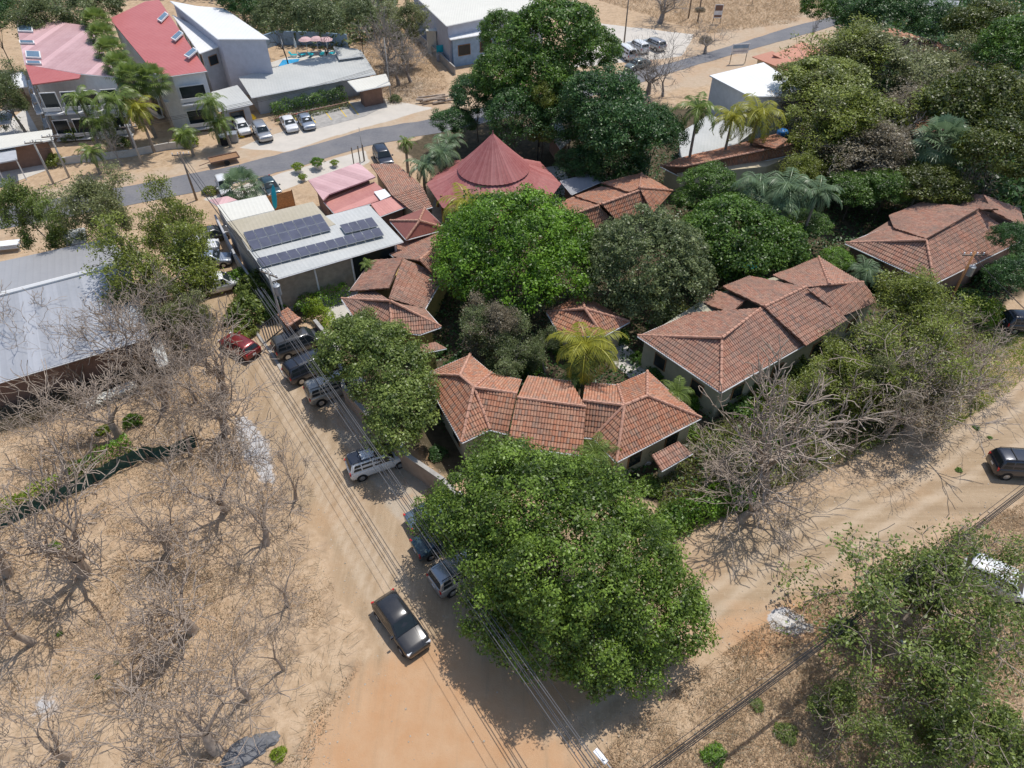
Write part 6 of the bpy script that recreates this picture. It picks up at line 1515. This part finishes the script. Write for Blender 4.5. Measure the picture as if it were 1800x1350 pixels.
# ground cover, dry grass, litter (nobody could count these)
def scatter(name, poly, n, fn, seed, holes=()):
    rng = np.random.default_rng(seed); q = np.array([P(x, y)[:] for x, y in poly]); pts = []; x0, y0 = q[:, 0].min(), q[:, 1].min(); x1, y1 = q[:, 0].max(), q[:, 1].max(); tot = 0
    while tot < n:
        X_ = rng.uniform(x0, x1, n); Y_ = rng.uniform(y0, y1, n); m = sdist(q, X_, Y_) > 0
        for h in holes: m &= sdist(np.array([v[:] for v in h]), X_, Y_) < .1
        m &= rng.random(n) < (.35 + 1.1 * (vnoise(X_, Y_, 1.8, seed) + .5)); pts.append(np.stack([X_[m], Y_[m]], -1)); tot += m.sum()
    return fn(np.concatenate(pts)[:n], rng)
def blades(size, lie=.6):
    def f(p, rng):
        n = len(p); pos = np.concatenate([p, np.zeros((n, 1))], 1); d = unit(np.concatenate([rng.normal(size=(n, 2)) * lie, np.full((n, 1), .6)], 1)); sd = unit(np.cross(d, rng.normal(size=(n, 3)))); L = size * rng.uniform(.5, 1.4, n)[:, None]; w_ = .022 + .0 * L
        V = np.stack([pos - sd * w_, pos + sd * w_, pos + d * L], 1).reshape(-1, 3); V[:, 2] += 0.02; return V, np.arange(n * 3).reshape(n, 3), np.repeat(np.clip(rng.normal(.5, .25, n), 0, 1), 3)
    return f
def flats(size, hmax):
    def f(p, rng):
        n = len(p); z = rng.random(n) ** 1.6 * hmax * (.5 + 1.4 * (vnoise(p[:, 0], p[:, 1], 1.3, 5) + .5)) + .03; pos = np.concatenate([p, z[:, None]], 1); return leaves(pos, np.array([0, 0, 1.]) + rng.normal(size=(n, 3)) * .6, size, rng, rng.normal(.45, .22, n) + .5 * vnoise(p[:, 0], p[:, 1], 1.6))
    return f
def stuff(name, r3, mat, label):
    V, Fc, T = r3; o = obj(name, mesh_np(name, V, Fc, {'tone': T}), MATS[mat]); return props(o, label, name.replace('_', ' '), kind='stuff')
HR = [ROAD]
LOW = [(1040, 1350), (1090, 1290), (1200, 1200), (1330, 1105), (1480, 1025), (1640, 955), (1830, 870), (1830, 1360), (1040, 1360)]
LEFT = [(-30, 720), (150, 700), (300, 660), (390, 650), (430, 760), (490, 880), (560, 970), (600, 1060), (640, 1160), (580, 1260), (540, 1360), (-30, 1360)]
stuff('dry_grass', scatter('a', LOW, 60000, blades(.20, .7), 31, HR), 'straw', 'dry straw coloured grass covering the lower right bank')
stuff('dry_grass', scatter('a', LEFT, 70000, blades(.17, .7), 32, HR), 'straw', 'dry straw coloured grass in the bare plot on the left')
stuff('leaf_litter', scatter('a', LEFT, 6000, flats(.13, .05), 33, HR), 'leaf_dry', 'brown leaf litter under the bare trees on the left')
stuff('leaf_litter', scatter('a', LOW, 2500, flats(.13, .05), 34, HR), 'leaf_dry', 'brown leaf litter on the lower right bank')
GC = [(585, 565), (640, 640), (780, 760), (900, 830), (1100, 850), (1200, 900), (1330, 850), (1480, 740), (1680, 600), (1830, 480), (1830, 250), (1500, 120), (1250, 230), (1100, 270), (1000, 300), (880, 360), (780, 400), (800, 480), (700, 560)]
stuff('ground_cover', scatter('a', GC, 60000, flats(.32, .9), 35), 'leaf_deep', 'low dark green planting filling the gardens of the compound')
BR = [(1180, 930), (1300, 880), (1420, 840), (1560, 780), (1680, 680), (1760, 600), (1700, 540), (1560, 560), (1450, 640), (1330, 700), (1210, 780), (1150, 850)]
stuff('undergrowth', scatter('a', BR, 30000, flats(.24, .8), 36), 'leaf_olive', 'tangled olive undergrowth on the bank behind the right dirt road')
stuff('dry_grass', scatter('a', [(1640, 700), (1800, 560), (1830, 640), (1760, 700), (1660, 760)], 9000, blades(.25, .9), 37), 'leaf_lime', 'sparse yellow green grass by the upper right end of the dirt road')
stuff('dry_grass', scatter('a', [(560, 170), (640, 60), (700, 20), (790, 150), (760, 175), (690, 185)], 16000, blades(.6, .8), 38), 'straw', 'dry grass in the vacant plot beside the beige canopy')
stuff('dry_grass', scatter('a', [(1050, 0), (1450, -20), (1400, 40), (1250, 60), (1180, 40)], 16000, blades(.8, .8), 39), 'straw', 'dry grass in the field at the top')
WD = [(-60, -60), (700, -60), (700, 60), (600, 90), (470, 75), (380, 0), (180, -5), (30, 30), (-60, 120)]
stuff('wood', scatter('a', WD, 30000, flats(.9, 5.0), 40), 'leaf_dull', 'dense dull green wood behind the hotel at the top left')
stuff('wood', scatter('a', [(1450, -20), (1830, -60), (1830, 480), (1700, 330), (1500, 300), (1430, 200), (1480, 100)], 34000, flats(.8, 3.6), 41), 'leaf_deep', 'dark understorey of the wood at the upper right')
def twigs(p, rng):
    n = len(p); pos = np.concatenate([p, rng.random((n, 1)) ** 1.5 * .9 + .03], 1); d = unit(rng.normal(size=(n, 3)) * np.array([1, 1, .45])); sd = unit(np.cross(d, rng.normal(size=(n, 3)))); L = rng.uniform(.3, 1.1, n)[:, None]; w_ = .012
    V = np.stack([pos - sd * w_, pos + sd * w_, pos + d * L + sd * w_ * .5, pos + d * L - sd * w_ * .5], 1).reshape(-1, 3); return V, np.arange(n * 4).reshape(n, 4), np.repeat(rng.random(n), 4)
stuff('brushwood', scatter('a', [(0, 690), (60, 665), (280, 610), (300, 650), (200, 690), (60, 745), (0, 760)], 26000, twigs, 42), 'leaf_dry', 'tangled dry brushwood in front of the warehouse')
stuff('brushwood', scatter('a', BR, 16000, twigs, 43), 'leaf_dry', 'tangled grey brushwood on the right bank')
stuff('brushwood', scatter('a', LEFT, 5000, twigs, 44, HR), 'leaf_dry', 'fallen twigs in the bare plot on the left')
stuff('brushwood', scatter('a', LOW, 3500, twigs, 45, HR), 'leaf_dry', 'fallen twigs in the dry grass at the lower right')

plain('dusty_stone', (.42, .35, .27), .9, 0, .35, 8)
def stones(p, rng):
    n = len(p); r = (.02 + .06 * rng.random(n) ** 5)[:, None]; c = np.concatenate([p, np.full((n, 1), .02)], 1); a = rng.uniform(0, 6.28, n); V = []
    for k in range(4): V.append(c + np.stack([np.cos(a + k * 1.57), np.sin(a + k * 1.57), np.zeros(n)], -1) * r * rng.uniform(.7, 1.3, (n, 1)))
    V.append(c + np.array([0, 0, 1.]) * r * .9); V = np.stack(V, 1).reshape(-1, 3); b_ = np.arange(n) * 5
    Fc = np.concatenate([np.stack([b_ + k, b_ + (k + 1) % 4, b_ + 4], -1) for k in range(4)]); return V, Fc, np.repeat(rng.random(n), 5)
rng = np.random.default_rng(9); q = np.array([v[:] for v in ROAD]); x0, y0, x1, y1 = q[:, 0].min(), q[:, 1].min(), q[:, 0].max(), q[:, 1].max(); X_ = rng.uniform(x0 - 2, x1 + 2, 60000); Y_ = rng.uniform(y0 - 2, 60, 60000); sd_ = sdist(q, X_, Y_)
m = ((np.abs(sd_) < 1.3) & (rng.random(60000) < .8)) | ((sd_ > 0) & (rng.random(60000) < .06)); stuff('stones', stones(np.stack([X_[m], Y_[m]], -1), rng), 'dusty_stone', 'small pale stones scattered along the verges of the dirt roads')
